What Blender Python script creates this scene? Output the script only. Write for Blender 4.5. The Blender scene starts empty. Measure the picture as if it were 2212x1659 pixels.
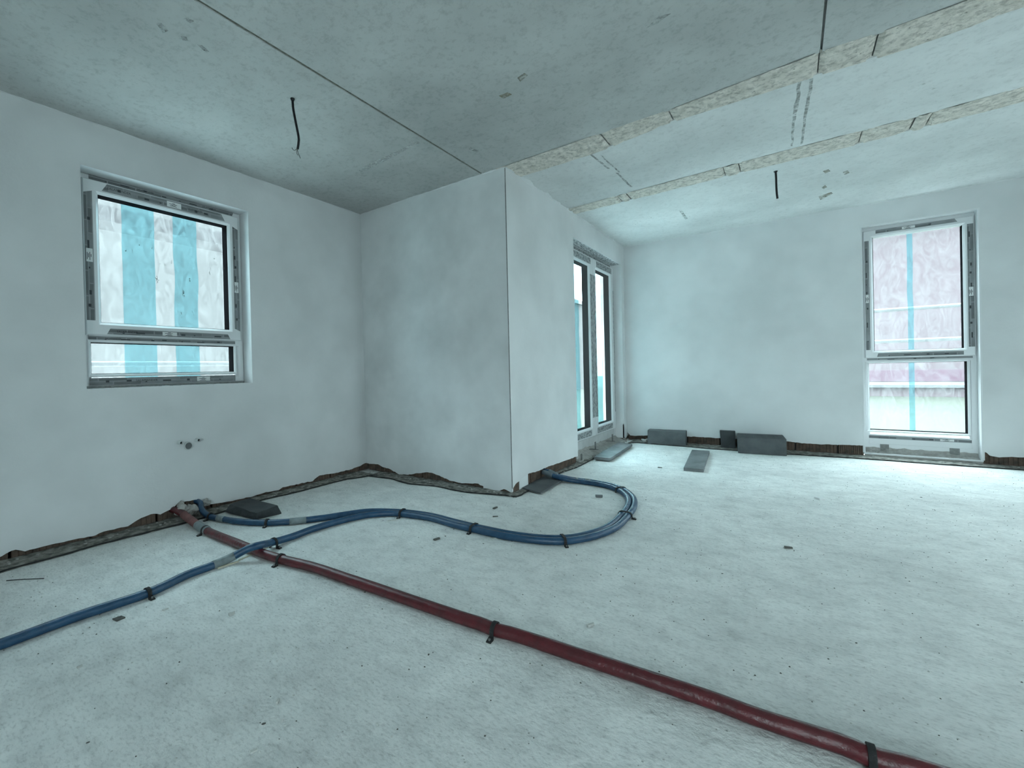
import bpy, bmesh, math, random
import numpy as np
from mathutils import Vector, Matrix, noise
R = random.Random(7)
C = bpy.context.scene.collection
SC = bpy.context.scene

# ------------------------------------------------------------------ camera
F, YAW, PITCH, ROLL, CAM_H = 975.085, 0.63896, -0.00654, -0.02371, 1.0565
PX, PY = 1106 - 122.21, 829.5 - 23.467            # optical axis in the 2212 x 1659 frame
X0, X1, Y1, Y2, H = -3.680, -1.894, 3.3105, 6.641, 2.75
_fw = Vector((-math.sin(YAW) * math.cos(PITCH), math.cos(YAW) * math.cos(PITCH), math.sin(PITCH)))
_r0 = Vector((math.cos(YAW), math.sin(YAW), 0)); _u0 = _r0.cross(_fw)
_rt = math.cos(ROLL) * _r0 + math.sin(ROLL) * _u0
_up = -math.sin(ROLL) * _r0 + math.cos(ROLL) * _u0
EYE = Vector((0, 0, CAM_H))
cam = bpy.data.cameras.new('camera'); camo = bpy.data.objects.new('camera', cam); C.objects.link(camo)
m = Matrix((_rt, _up, -_fw)).transposed().to_4x4(); m.translation = EYE
camo.matrix_world = m
cam.sensor_width = 36; cam.lens = F / 2212 * 36; cam.clip_start = .02; cam.clip_end = 300
cam.shift_x = (1106 - PX) / 2212; cam.shift_y = -(829.5 - PY) / 2212
SC.camera = camo

def at(px, py, axis, val):
    """the point where a measured line of sight meets the plane axis = val"""
    d = _fw + (px - PX) / F * _rt - (py - PY) / F * _up
    return EYE + d * ((val - EYE[axis]) / d[axis])
def fl(px, py, z=0.0): return at(px, py, 2, z)

# ------------------------------------------------------------------ light
SC.view_settings.view_transform = 'Standard'; SC.view_settings.look = 'None'
SC.view_settings.gamma = 1; SC.view_settings.use_curve_mapping = False
SC.view_settings.exposure = 0.70
SC.cycles.max_bounces = 12; SC.cycles.diffuse_bounces = 7; SC.cycles.adaptive_threshold = .02; SC.cycles.transparent_max_bounces = 16
SC.cycles.sample_clamp_indirect = 6; SC.cycles.caustics_reflective = False; SC.cycles.caustics_refractive = False
TINT = (.745, .95, 1.0)
SKY_H, SKY_Z, SKY_LOW = 8.4, 21.5, 5.0
w = bpy.data.worlds.new('overcast_sky'); SC.world = w; w.use_nodes = True
nt = w.node_tree; nt.nodes.clear()
tc = nt.nodes.new('ShaderNodeTexCoord'); sp = nt.nodes.new('ShaderNodeSeparateXYZ')
rp = nt.nodes.new('ShaderNodeValToRGB'); bg = nt.nodes.new('ShaderNodeBackground'); ow = nt.nodes.new('ShaderNodeOutputWorld')
mr = nt.nodes.new('ShaderNodeMapRange'); mr.inputs[1].default_value = -1; mr.inputs[2].default_value = 1
nt.links.new(tc.outputs['Generated'], sp.inputs[0]); nt.links.new(sp.outputs[2], mr.inputs[0]); nt.links.new(mr.outputs[0], rp.inputs[0])
e = rp.color_ramp.elements
e[0].position = .0; e[0].color = [SKY_LOW / SKY_Z * c for c in TINT] + [1]
e[1].position = 1.0; e[1].color = list(TINT) + [1]
a = e.new(.49); a.color = [SKY_LOW / SKY_Z * c for c in TINT] + [1]
a = e.new(.51); a.color = [SKY_H / SKY_Z * c for c in TINT] + [1]
bg.inputs[1].default_value = SKY_Z
nt.links.new(rp.outputs[0], bg.inputs[0]); nt.links.new(bg.outputs[0], ow.inputs[0])

def portal(name, loc, size_x, size_y, direction):
    l = bpy.data.lights.new(name, 'AREA'); l.shape = 'RECTANGLE'; l.size = size_x; l.size_y = size_y
    l.cycles.is_portal = True
    o = bpy.data.objects.new(name, l); C.objects.link(o)
    o.location = loc; o.rotation_euler = Vector(direction).to_track_quat('-Z', 'Y').to_euler()
# openings of the room (left window, back window, balcony door, and the openings behind the camera)
W1 = dict(u0=.926, u1=2.054, z0=.989, z1=2.449)
W2 = dict(u0=.634, u1=1.508, z0=.03, z1=2.525)
DR = dict(u0=4.775, u1=6.50, z0=0.0, z1=2.483)
XR, YF = 3.75, -2.9
RO = dict(u0=3.45, u1=3.9, z0=0.0, z1=2.5)      # rough opening, right wall
FO = dict(u0=.95, u1=2.1, z0=0.0, z1=2.5)       # rough opening, wall behind the camera
portal('daylight_left', (X0 - .3, 1.49, 1.72), 1.2, 1.5, (1, 0, 0))
portal('daylight_back', (1.07, Y2 + .3, 1.3), .9, 2.5, (0, -1, 0))
portal('daylight_door', (X1 - .3, 5.64, 1.25), 1.75, 2.5, (1, 0, 0))
portal('daylight_right', (XR + .2, 3.68, 1.3), .7, 2.8, (-1, 0, 0))
portal('daylight_front', (1.52, YF - .2, 1.3), 1.4, 2.8, (0, 1, 0))

# ------------------------------------------------------------------ material helpers
def mat(name, col, rough=.85, var=0, scale=6.0, col2=None, bump=0, bscale=60.0, spec=.3, detail=6, metal=0, coat=0,
        spots=None, spot_scale=20, spot_size=.12, bump2=0, b2scale=8.0, stretch=None, var2=0, v2scale=1.2):
    M = bpy.data.materials.new(name); M.use_nodes = True; n = M.node_tree; b = n.nodes['Principled BSDF']
    b.inputs['Roughness'].default_value = rough; b.inputs['Specular IOR Level'].default_value = spec
    b.inputs['Metallic'].default_value = metal; b.inputs['Coat Weight'].default_value = coat
    col = tuple(col) + (1,) ; t = n.nodes.new('ShaderNodeTexCoord'); src = t.outputs['Object']
    if stretch:
        mp = n.nodes.new('ShaderNodeMapping'); mp.inputs['Scale'].default_value = stretch; n.links.new(src, mp.inputs[0]); src = mp.outputs[0]
    cur = None
    def nz(sc, det=6, ro=.55):
        q = n.nodes.new('ShaderNodeTexNoise'); q.inputs['Scale'].default_value = sc; q.inputs['Detail'].default_value = det
        q.inputs['Roughness'].default_value = ro; n.links.new(src, q.inputs['Vector']); return q.outputs['Fac']
    def ramp(s, a0, a1, c0=(0, 0, 0, 1), c1=(1, 1, 1, 1)):
        q = n.nodes.new('ShaderNodeValToRGB'); q.color_ramp.elements[0].position = a0; q.color_ramp.elements[1].position = a1
        q.color_ramp.elements[0].color = c0; q.color_ramp.elements[1].color = c1; n.links.new(s, q.inputs[0]); return q.outputs[0]
    def mix(f, A, B, mode='MIX'):
        q = n.nodes.new('ShaderNodeMix'); q.data_type = 'RGBA'; q.blend_type = mode
        for sock, v in ((q.inputs[0], f), (q.inputs[6], A), (q.inputs[7], B)):
            if hasattr(v, 'links'): n.links.new(v, sock)
            else: sock.default_value = v
        return q.outputs[2]
    c2 = tuple(col2) + (1,) if col2 else tuple(c * (1 - var) for c in col[:3]) + (1,)
    cur = col
    if var or col2: cur = mix(ramp(nz(scale, detail), .35, .65), col, c2)
    if var2: cur = mix(ramp(nz(v2scale, 3), .42, .66), cur, tuple([1 - var2] * 3) + (1,), 'MULTIPLY')
    if spots:
        v = n.nodes.new('ShaderNodeTexVoronoi'); v.inputs['Scale'].default_value = spot_scale; n.links.new(src, v.inputs['Vector'])
        f = ramp(v.outputs['Distance'], spot_size * .5, spot_size, (1, 1, 1, 1), (0, 0, 0, 1))
        g = ramp(nz(spot_scale * .35, 2), .52, .6)
        cur = mix(mix(1.0, f, g, 'MULTIPLY'), cur, tuple(spots) + (1,))
    if hasattr(cur, 'links'): n.links.new(cur, b.inputs['Base Color'])
    else: b.inputs['Base Color'].default_value = cur
    if bump:
        bp = n.nodes.new('ShaderNodeBump'); bp.inputs['Strength'].default_value = bump; bp.inputs['Distance'].default_value = .01
        n.links.new(nz(bscale, 8, .6), bp.inputs['Height'])
        if bump2:
            b2 = n.nodes.new('ShaderNodeBump'); b2.inputs['Strength'].default_value = bump2; b2.inputs['Distance'].default_value = .03
            n.links.new(nz(b2scale, 5), b2.inputs['Height']); n.links.new(b2.outputs[0], bp.inputs['Normal'])
        n.links.new(bp.outputs[0], b.inputs['Normal'])
    return M

def mix_shader_mat(name, build):
    M = bpy.data.materials.new(name); M.use_nodes = True; n = M.node_tree; n.nodes.clear()
    o = n.nodes.new('ShaderNodeOutputMaterial'); n.links.new(build(n), o.inputs[0]); return M
def _sh(n, kind, col=None, **kw):
    s = n.nodes.new('ShaderNodeBsdf' + kind)
    if col: s.inputs['Color'].default_value = tuple(col) + (1,)
    for k, v in kw.items(): s.inputs[k].default_value = v
    return s
def _mx(n, f, A, B):
    q = n.nodes.new('ShaderNodeMixShader')
    if hasattr(f, 'links'): n.links.new(f, q.inputs[0])
    else: q.inputs[0].default_value = f
    n.links.new(A, q.inputs[1]); n.links.new(B, q.inputs[2]); return q.outputs[0]
def glass_mat(n):
    fr = n.nodes.new('ShaderNodeFresnel'); fr.inputs[0].default_value = 1.22
    g = _sh(n, 'Glossy', (1, 1, 1), Roughness=.3); t = _sh(n, 'Transparent', (.95, .97, .97))
    return _mx(n, fr.outputs[0], t.outputs[0], g.outputs[0])
def film_mat(tcol, dcol, veil, crinkle):
    def f(n):
        t = _sh(n, 'Transparent', tcol); d = _sh(n, 'Translucent', dcol); g = _sh(n, 'Glossy', (1, 1, 1), Roughness=.25)
        tx = n.nodes.new('ShaderNodeTexCoord'); mp = n.nodes.new('ShaderNodeMapping'); mp.inputs['Scale'].default_value = (1, 1, .45)
        nz = n.nodes.new('ShaderNodeTexNoise'); nz.inputs['Scale'].default_value = 11; nz.inputs['Detail'].default_value = 9; nz.inputs['Roughness'].default_value = .62; nz.inputs['Distortion'].default_value = 2.6
        n.links.new(tx.outputs['Object'], mp.inputs[0]); n.links.new(mp.outputs[0], nz.inputs[0])
        rp = n.nodes.new('ShaderNodeMapRange'); rp.inputs[1].default_value = .35; rp.inputs[2].default_value = .7
        rp.inputs[3].default_value = veil - crinkle; rp.inputs[4].default_value = veil + crinkle
        n.links.new(nz.outputs['Fac'], rp.inputs[0])
        bp = n.nodes.new('ShaderNodeBump'); bp.inputs['Strength'].default_value = .5; n.links.new(nz.outputs['Fac'], bp.inputs['Height'])
        n.links.new(bp.outputs[0], d.inputs['Normal']); n.links.new(bp.outputs[0], g.inputs['Normal'])
        return _mx(n, .04, _mx(n, rp.outputs[0], t.outputs[0], d.outputs[0]), g.outputs[0])
    return f

PL = mat('gypsum_plaster', (.73, .74, .745), .9, var=.07, scale=2.2, bump=.10, bscale=45, spec=.15, var2=.07, v2scale=1.1)
PL2 = mat('gypsum_plaster_blotched', (.75, .765, .77), .88, var=.09, scale=3.2, bump=.10, bscale=45, spec=.2, var2=.13, v2scale=1.9)
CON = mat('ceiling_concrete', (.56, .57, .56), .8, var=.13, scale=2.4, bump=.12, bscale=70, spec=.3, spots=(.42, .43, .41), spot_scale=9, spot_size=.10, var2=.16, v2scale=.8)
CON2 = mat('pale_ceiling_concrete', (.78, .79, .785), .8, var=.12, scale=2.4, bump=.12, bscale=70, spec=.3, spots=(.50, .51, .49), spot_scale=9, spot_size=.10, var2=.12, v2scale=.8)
FILL = mat('rough_joint_concrete', (.82, .765, .70), .95, col2=(.62, .58, .52), scale=16, bump=1.0, bscale=45, spec=.1, bump2=.6, b2scale=12, spots=(.22, .2, .17), spot_scale=30, spot_size=.16)
FILLG = mat('joint_mortar', (.27, .275, .24), .95, var=.4, scale=40, bump=.6, bscale=90, spec=.1)
FLOOR = mat('rough_concrete_floor', (.88, .885, .865), .9, col2=(.78, .785, .77), scale=6, bump=.9, bscale=34, spec=.2, bump2=.5, b2scale=8, spots=(.40, .405, .39), spot_scale=30, spot_size=.12, var2=.16, v2scale=.9, detail=10)
DUST = mat('dusty_membrane', (.34, .33, .30), .95, col2=(.10, .098, .09), scale=22, bump=1.0, bscale=50, spec=.1)
BLACKF = mat('black_felt', (.03, .03, .031), .8, var=.4, scale=40, bump=.4, bscale=120)
BRICK = mat('clay_block', (.165, .115, .09), .95, col2=(.085, .07, .06), scale=16, bump=.5, bscale=70, spec=.1)
MORT = mat('mortar', (.45, .44, .42), .95, col2=(.33, .32, .30), scale=25, bump=.8, bscale=70, spec=.1)
CORE = mat('dark_masonry', (.16, .13, .11), 1.0, var=.3, scale=9)
def speckle(M, scale, lo, hi, dark, stretch=(1, 1, 1)):
    """multiply a fine grain into a material's base colour"""
    n = M.node_tree; b = n.nodes['Principled BSDF']; src = b.inputs['Base Color'].links[0].from_socket
    t = n.nodes.new('ShaderNodeTexCoord'); mp = n.nodes.new('ShaderNodeMapping'); mp.inputs['Scale'].default_value = stretch
    q = n.nodes.new('ShaderNodeTexNoise'); q.inputs['Scale'].default_value = scale; q.inputs['Detail'].default_value = 6; q.inputs['Roughness'].default_value = .68
    rp = n.nodes.new('ShaderNodeValToRGB'); rp.color_ramp.elements[0].position = lo; rp.color_ramp.elements[1].position = hi
    rp.color_ramp.elements[0].color = (dark, dark, dark, 1); rp.color_ramp.elements[1].color = (1, 1, 1, 1)
    mx = n.nodes.new('ShaderNodeMix'); mx.data_type = 'RGBA'; mx.blend_type = 'MULTIPLY'; mx.inputs[0].default_value = 1
    n.links.new(t.outputs['Object'], mp.inputs[0]); n.links.new(mp.outputs[0], q.inputs[0]); n.links.new(q.outputs['Fac'], rp.inputs[0])
    n.links.new(src, mx.inputs[6]); n.links.new(rp.outputs[0], mx.inputs[7]); n.links.new(mx.outputs[2], b.inputs['Base Color'])
speckle(FLOOR, 46, .32, .50, .74, (1, 2.2, 1)); speckle(FLOOR, 9, .30, .52, .82, (1, 1.6, 1))
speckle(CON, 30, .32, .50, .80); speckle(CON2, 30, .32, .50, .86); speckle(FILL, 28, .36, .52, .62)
PVC = mat('white_window_plastic', (.70, .71, .72), .35, spec=.5)
PVCD = mat('white_dusty_plastic', (.62, .63, .63), .6, var=.12, scale=9, spec=.3)
GASK_SHADE = mat('gasket_and_recess_shade', (.006, .006, .007), 1.0, spec=0)  # near-black: gasket colour plus painted-in shade of the sash recess
METAL = mat('galvanised_metal', (.22, .225, .22), .5, var=.3, scale=50, metal=.5)
BLOCK = mat('graphite_block', (.115, .125, .13), .8, col2=(.085, .093, .098), scale=9, bump=.5, bscale=90, spec=.35)
BLOCKD = mat('dark_insulation', (.055, .06, .064), .75, col2=(.035, .04, .043), scale=9, bump=.6, bscale=70, spec=.4)
PLANK = mat('graphite_board', (.20, .215, .225), .55, col2=(.11, .12, .125), scale=7, bump=.25, bscale=60, spec=.45, stretch=(1, .6, 1))
BLUE = mat('blue_pipe_foam', (.021, .072, .145), .27, var=.25, scale=18, bump=.35, bscale=55, spec=.5)
RED = mat('red_pipe_foam', (.105, .015, .02), .26, col2=(.07, .013, .016), scale=18, bump=.35, bscale=50, spec=.5)
REDD = mat('dusty_red_foam', (.22, .10, .095), .8, var=.3, scale=25, bump=.4, bscale=60)
GTAPE = mat('clear_grey_tape', (.22, .26, .27), .35, var=.3, scale=30, bump=.3, bscale=50)
CABLE = mat('black_cable', (.012, .012, .014), .45)
COPPER = mat('bare_wire', (.10, .09, .08), .4, metal=.6)
GREYP = mat('grey_drain_plastic', (.14, .15, .155), .5)
WHITEP = mat('white_pipe_plastic', (.62, .64, .64), .4)
HOLE = mat('pipe_bore', (.03, .035, .035), .9)
WOOD = mat('pale_wood', (.62, .58, .45), .8, var=.25, scale=30, stretch=(1, 1, 6))
CHIP_L = mat('light_mortar_chip', (.62, .62, .59), .95, var=.2, scale=40, bump=.5, bscale=120)
CHIP_D = mat('dark_chip', (.13, .13, .12), .95, var=.3, scale=40, bump=.5, bscale=120)
GLASS = mix_shader_mat('window_glass', glass_mat)
FILMW = mix_shader_mat('clear_plastic_film', film_mat((.92, .935, .94), (.165, .168, .17), .20, .15))
FILMM = mix_shader_mat('milky_plastic_film', film_mat((.78, .79, .80), (.185, .188, .19), .26, .18))
FILMB = mix_shader_mat('cyan_film_strip', film_mat((.38, .66, .72), (.09, .19, .21), .22, .16))
LABEL = mat('white_sticker', (.72, .73, .73), .6)
INK = mat('dark_print', (.05, .055, .06), .7)
LETT = mat('black_lettering', (.02, .022, .025), .7)

def tape_mat():
    M = mat('printed_protective_tape', (.22, .235, .245), .5); n = M.node_tree; b = n.nodes['Principled BSDF']
    t = n.nodes.new('ShaderNodeTexCoord'); s = n.nodes.new('ShaderNodeTexBrick')
    s.inputs['Color1'].default_value = (.33, .345, .355, 1); s.inputs['Color2'].default_value = (.17, .18, .19, 1); s.inputs['Mortar'].default_value = (.36, .375, .385, 1)
    s.inputs['Scale'].default_value = 1; s.inputs['Brick Width'].default_value = .17; s.inputs['Row Height'].default_value = .028; s.inputs['Mortar Size'].default_value = .004
    n.links.new(t.outputs['UV'], s.inputs[0])
    q = n.nodes.new('ShaderNodeTexNoise'); q.inputs['Scale'].default_value = 9; n.links.new(t.outputs['UV'], q.inputs[0])
    mx = n.nodes.new('ShaderNodeMix'); mx.data_type = 'RGBA'; mx.blend_type = 'MULTIPLY'; mx.inputs[0].default_value = .5
    n.links.new(s.outputs[0], mx.inputs[6]); n.links.new(q.outputs[0], mx.inputs[7]); n.links.new(mx.outputs[2], b.inputs['Base Color'])
    return M
TAPE = tape_mat()
def diag_mat(name, c1, c2, sx, sy):
    M = mat(name, c1, .5); n = M.node_tree; b = n.nodes['Principled BSDF']
    t = n.nodes.new('ShaderNodeTexCoord'); mp = n.nodes.new('ShaderNodeMapping'); mp.inputs['Scale'].default_value = (sx, sy, 1); mp.inputs['Rotation'].default_value = (0, 0, .5)
    q = n.nodes.new('ShaderNodeTexNoise'); q.inputs['Scale'].default_value = 1; q.inputs['Detail'].default_value = 3
    rp = n.nodes.new('ShaderNodeValToRGB'); rp.color_ramp.elements[0].position = .48; rp.color_ramp.elements[1].position = .56
    rp.color_ramp.elements[0].color = tuple(c1) + (1,); rp.color_ramp.elements[1].color = tuple(c2) + (1,)
    n.links.new(t.outputs['UV'], mp.inputs[0]); n.links.new(mp.outputs[0], q.inputs[0]); n.links.new(q.outputs[0], rp.inputs[0]); n.links.new(rp.outputs[0], b.inputs['Base Color'])
    return M
DTAPE = diag_mat('printed_door_tape', (.36, .375, .38), (.16, .17, .18), 22, 40)
LTAPE = diag_mat('printed_lintel_foil', (.62, .63, .635), (.20, .21, .22), 18, 60)

# ------------------------------------------------------------------ mesh helpers
class MB:
    def __init__(s): s.v = []; s.f = []; s.uv = {}
    def add(s, vs, fs):
        k = len(s.v); s.v += [tuple(p) for p in vs]; s.f += [tuple(i + k for i in f) for f in fs]; return s
    def box(s, a, b):
        x, y, z = zip(a, b)
        vs = [(x[i], y[j], z[k]) for i in (0, 1) for j in (0, 1) for k in (0, 1)]
        return s.add(vs, [(0, 1, 3, 2), (4, 6, 7, 5), (0, 4, 5, 1), (2, 3, 7, 6), (0, 2, 6, 4), (1, 5, 7, 3)])
    def hexa(s, bot, top):
        return s.add(list(bot) + list(top), [(3, 2, 1, 0), (4, 5, 6, 7)] + [(i, (i + 1) % 4, 4 + (i + 1) % 4, 4 + i) for i in range(4)])
    def prism(s, poly, off):
        n = len(poly); off = Vector(off)
        return s.add(list(poly) + [Vector(p) + off for p in poly], [tuple(range(n)), tuple(range(2 * n - 1, n - 1, -1))] + [(i, (i + 1) % n, n + (i + 1) % n, n + i) for i in range(n)])
    def tube(s, path, r, seg=12, caps=True, wob=0, arc=None):
        path = [Vector(p) for p in path]; n = len(path); rings = []
        nrm = None
        for i, p in enumerate(path):
            t = (path[min(i + 1, n - 1)] - path[max(i - 1, 0)]).normalized()
            if nrm is None:
                nrm = t.cross(Vector((0, 0, 1)))
                if nrm.length < .1: nrm = t.cross(Vector((1, 0, 0)))
            nrm = (nrm - t * nrm.dot(t)).normalized(); bn = t.cross(nrm)
            rr = (r[i] if hasattr(r, '__len__') else r) * (1 + wob * noise.noise(p * 9))
            rings.append([p + (nrm * math.cos(a) + bn * math.sin(a)) * rr for a in [2 * math.pi * k / seg for k in range(seg)]])
        vs = [q for g in rings for q in g]
        fs = [(i * seg + k, i * seg + (k + 1) % seg, (i + 1) * seg + (k + 1) % seg, (i + 1) * seg + k) for i in range(n - 1) for k in range(seg)]
        if caps: fs += [tuple(range(seg))[::-1], tuple(range((n - 1) * seg, n * seg))]
        return s.add(vs, fs)
    def build(s, name, material, parent=None, smooth=False, uvs=None, recalc=True):
        me = bpy.data.meshes.new(name); me.from_pydata(s.v, [], s.f); me.update()
        if recalc:
            b = bmesh.new(); b.from_mesh(me); bmesh.ops.recalc_face_normals(b, faces=b.faces); b.to_mesh(me); b.free()
        me.materials.append(material)
        if uvs is not None:
            l = me.uv_layers.new(name='UVMap')
            for lp in me.loops: l.data[lp.index].uv = uvs(me.vertices[lp.vertex_index].co)
        if smooth:
            for p in me.polygons: p.use_smooth = True
        o = bpy.data.objects.new(name, me); C.objects.link(o)
        if parent: o.parent = parent
        return o
def link(name, me, parent=None):
    o = bpy.data.objects.new(name, me); C.objects.link(o)
    if parent: o.parent = parent
    return o
def tag(o, label=None, cat=None, group=None, kind=None):
    if label: o['label'] = label
    if cat: o['category'] = cat
    if group: o['group'] = group
    if kind: o['kind'] = kind
    return o
def empty(name, loc=(0, 0, 0)):
    o = bpy.data.objects.new(name, None); C.objects.link(o); o.location = loc; o.empty_display_size = .1; return o
def at_origin(part, root):
    """keep world-space vertices under an Empty that stands at the thing's base"""
    part.parent = root; part.matrix_parent_inverse = Matrix.Translation(root.location).inverted(); return part
def spline(pts, step=.03):
    P = [Vector(p) for p in pts]; P = [2 * P[0] - P[1]] + P + [2 * P[-1] - P[-2]]; out = []
    for i in range(1, len(P) - 2):
        a, b, c, d = P[i - 1:i + 3]; n = max(2, int((c - b).length / step))
        for k in range(n):
            t = k / n; out.append(.5 * ((2 * b) + (c - a) * t + (2 * a - 5 * b + 4 * c - d) * t * t + (3 * b - a - 3 * c + d) * t ** 3))
    out.append(P[-2]); return out
def interp(pts, s):
    if s <= pts[0][0]: return pts[0][1]
    for (a, b), (c, d) in zip(pts, pts[1:]):
        if s <= c: return b + (d - b) * (s - a) / max(1e-6, c - a)
    return pts[-1][1]
def rough_chunk(size, seed, sub=2, amp=.12, bevel=.0):
    b = bmesh.new(); bmesh.ops.create_icosphere(b, subdivisions=sub, radius=.5)
    for v in b.verts:
        d = noise.noise(v.co * 2.3 + Vector((seed * 3.1, seed, 0))) ; v.co = v.co * (1 + amp * 3 * d)
        v.co.x *= size[0]; v.co.y *= size[1]; v.co.z = max(v.co.z * size[2], -.42 * size[2])
    mn = min(v.co.z for v in b.verts)
    for v in b.verts: v.co.z -= mn
    me = bpy.data.meshes.new('chunk'); b.to_mesh(me); b.free(); return me
def slab_mesh(name, corners_bot, corners_top, material, bev=.006, cuts=3, amp=.002, seed=0):
    """a bevelled, slightly uneven block from 4 + 4 corners"""
    b = bmesh.new(); vs = [b.verts.new(p) for p in list(corners_bot) + list(corners_top)]
    for f in [(3, 2, 1, 0), (4, 5, 6, 7)] + [(i, (i + 1) % 4, 4 + (i + 1) % 4, 4 + i) for i in range(4)]: b.faces.new([vs[i] for i in f])
    bmesh.ops.recalc_face_normals(b, faces=b.faces)
    bmesh.ops.bevel(b, geom=list(b.edges), offset=bev, segments=2, affect='EDGES', profile=.6)
    bmesh.ops.subdivide_edges(b, edges=[e for e in b.edges if e.calc_length() > .06], cuts=cuts, use_grid_fill=True)
    zmin = min(v.co.z for v in b.verts)
    for v in b.verts:
        if v.co.z > zmin + .003:
            v.co += Vector((noise.noise(v.co * 14 + Vector((seed, 0, 0))), noise.noise(v.co * 14 + Vector((0, seed, 5))), noise.noise(v.co * 14 + Vector((3, 0, seed))))) * amp
    bmesh.ops.triangulate(b, faces=[f for f in b.faces if len(f.verts) > 4])
    me = bpy.data.meshes.new(name); b.to_mesh(me); b.free(); me.materials.append(material)
    return me

# ------------------------------------------------------------------ floor and ceiling
o = MB().box((X0 - .45, YF - .4, -.25), (XR + .45, Y2 + .45, 0)).build('floor', FLOOR); tag(o, 'rough light grey concrete floor slab with grit and pits', 'floor', kind='structure')

ceil = tag(MB().box((X0 - .45, YF - .4, 2.78), (XR + .45, Y2 + .45, 3.0)).build('ceiling', CON), 'grey precast concrete ceiling with rough beige joint strips', 'ceiling', kind='structure')
def edge_from_px(pts):
    L = sorted([(fl(a, b, H).x, fl(a, b, H).y) for a, b in pts]); return L
S1n = edge_from_px([(1100, 356), (1450, 237), (1772, 113), (1900, 72), (2094, 0)]); S1n = [(-3, S1n[0][1] + .02)] + S1n + [(4.2, S1n[-1][1] - .05)]
S1f = edge_from_px([(1138, 376), (1300, 324), (1450, 262), (1782, 156), (1960, 103), (2212, 11)]); S1f = [(-3, S1f[0][1] + .02)] + S1f + [(4.2, S1f[-1][1] - .03)]
S2n = edge_from_px([(1242, 448), (1570, 359), (1815, 295), (1982, 252), (2212, 188)]); S2n = [(-3, S2n[0][1])] + S2n + [(4.2, S2n[-1][1] - .08)]
S2f = edge_from_px([(1258, 457), (1570, 379), (1849, 312), (2212, 218)]); S2f = [(-3, S2f[0][1])] + S2f + [(4.2, S2f[-1][1] - .06)]
def rag(x, k, amp=.012): return amp * (noise.noise(Vector((x * 6, k, 0))) + .6 * noise.noise(Vector((x * 23, k, 4))))
def edgeline(E, x0, x1, k, step=.03):
    n = max(2, int((x1 - x0) / step)); return [(x0 + (x1 - x0) * i / n, interp(E, x0 + (x1 - x0) * i / n) + rag(x0 + (x1 - x0) * i / n, k)) for i in range(n + 1)]
def slab(near, far, mm=None):
    """ceiling panel between two y-profiles (lists of (x, y)) of equal length"""
    b = MB(); n = len(near)
    lo = [Vector((x, y, H)) for x, y in near] + [Vector((x, y, H)) for x, y in far]
    b.add(lo, [(i, i + 1, n + i + 1, n + i) for i in range(n - 1)])
    hi = [p + Vector((0, 0, .035)) for p in lo]
    rim = list(range(n)) + list(range(2 * n - 1, n - 1, -1))
    b.add(lo + hi, [(rim[i], rim[(i + 1) % (2 * n)], 2 * n + rim[(i + 1) % (2 * n)], 2 * n + rim[i]) for i in range(2 * n)])
    return b.build('slab', mm or CON, ceil)
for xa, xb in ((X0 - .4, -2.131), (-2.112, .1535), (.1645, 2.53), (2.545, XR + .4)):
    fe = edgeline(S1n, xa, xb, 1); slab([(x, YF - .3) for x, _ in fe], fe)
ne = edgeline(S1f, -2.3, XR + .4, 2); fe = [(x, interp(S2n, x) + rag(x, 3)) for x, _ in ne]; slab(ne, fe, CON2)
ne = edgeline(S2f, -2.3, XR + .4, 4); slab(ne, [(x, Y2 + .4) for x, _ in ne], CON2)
def fill_strip(En, Ef, xa, xb, zoff, k):
    """rough cast strip between two slabs, a grid with real lumps"""
    nx, ny = max(3, int((xb - xa) / .025)), 7; b = MB(); g = []
    for i in range(nx + 1):
        x = xa + (xb - xa) * i / nx; ya, yb = interp(En, x) - .012, interp(Ef, x) + .012
        for j in range(ny + 1):
            y = ya + (yb - ya) * j / ny; p = Vector((x, y, 0))
            z = H - .002 + zoff * .4 - .005 * abs(noise.noise(p * 7 + Vector((0, 0, k)))) - .004 * noise.noise(Vector((x * 9, y * 50, k)))
            if i in (0, nx): z += .012
            g.append((x, y, z))
    b.add(g, [(i * (ny + 1) + j, (i + 1) * (ny + 1) + j, (i + 1) * (ny + 1) + j + 1, i * (ny + 1) + j + 1) for i in range(nx) for j in range(ny)])
    return b.build('joint_fill', FILL, ceil, recalc=False)
cuts1 = [-2.0, fl(1310, 306, H).x, fl(1450, 250, H).x, fl(1770, 132, H).x, fl(1895, 90, H).x, 2.2, XR + .3]
for k, (a, b_) in enumerate(zip(cuts1, cuts1[1:])): fill_strip(S1n, S1f, a, b_ - .006, (0, .004, -.002, .003, 0, .002)[k], k)
cuts2 = [-2.0, fl(1337, 428, H).x, fl(1358, 425, H).x, fl(1565, 370, H).x, fl(1598, 362, H).x, fl(1860, 297, H).x, fl(1975, 263, H).x, fl(2010, 255, H).x, 2.3, XR + .3]
for k, (a, b_) in enumerate(zip(cuts2, cuts2[1:])): fill_strip(S2n, S2f, a, b_ - .006, (0, -.008, 0, -.010, .002, .005, -.010, .002, 0)[k], 10 + k)
b = MB(); n = 90
g = []
for i in range(n + 1):
    y = YF - .2 + (3.36 - YF + .2) * i / n
    for x in (-2.140, -2.1215, -2.103): g.append((x, y, H + .006 + .005 * noise.noise(Vector((x * 60, y * 14, 2)))))
b.add(g, [(i * 3 + j, (i + 1) * 3 + j, (i + 1) * 3 + j + 1, i * 3 + j + 1) for i in range(n) for j in (0, 1)]).build('joint_mortar', FILLG, ceil, recalc=False)
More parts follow.
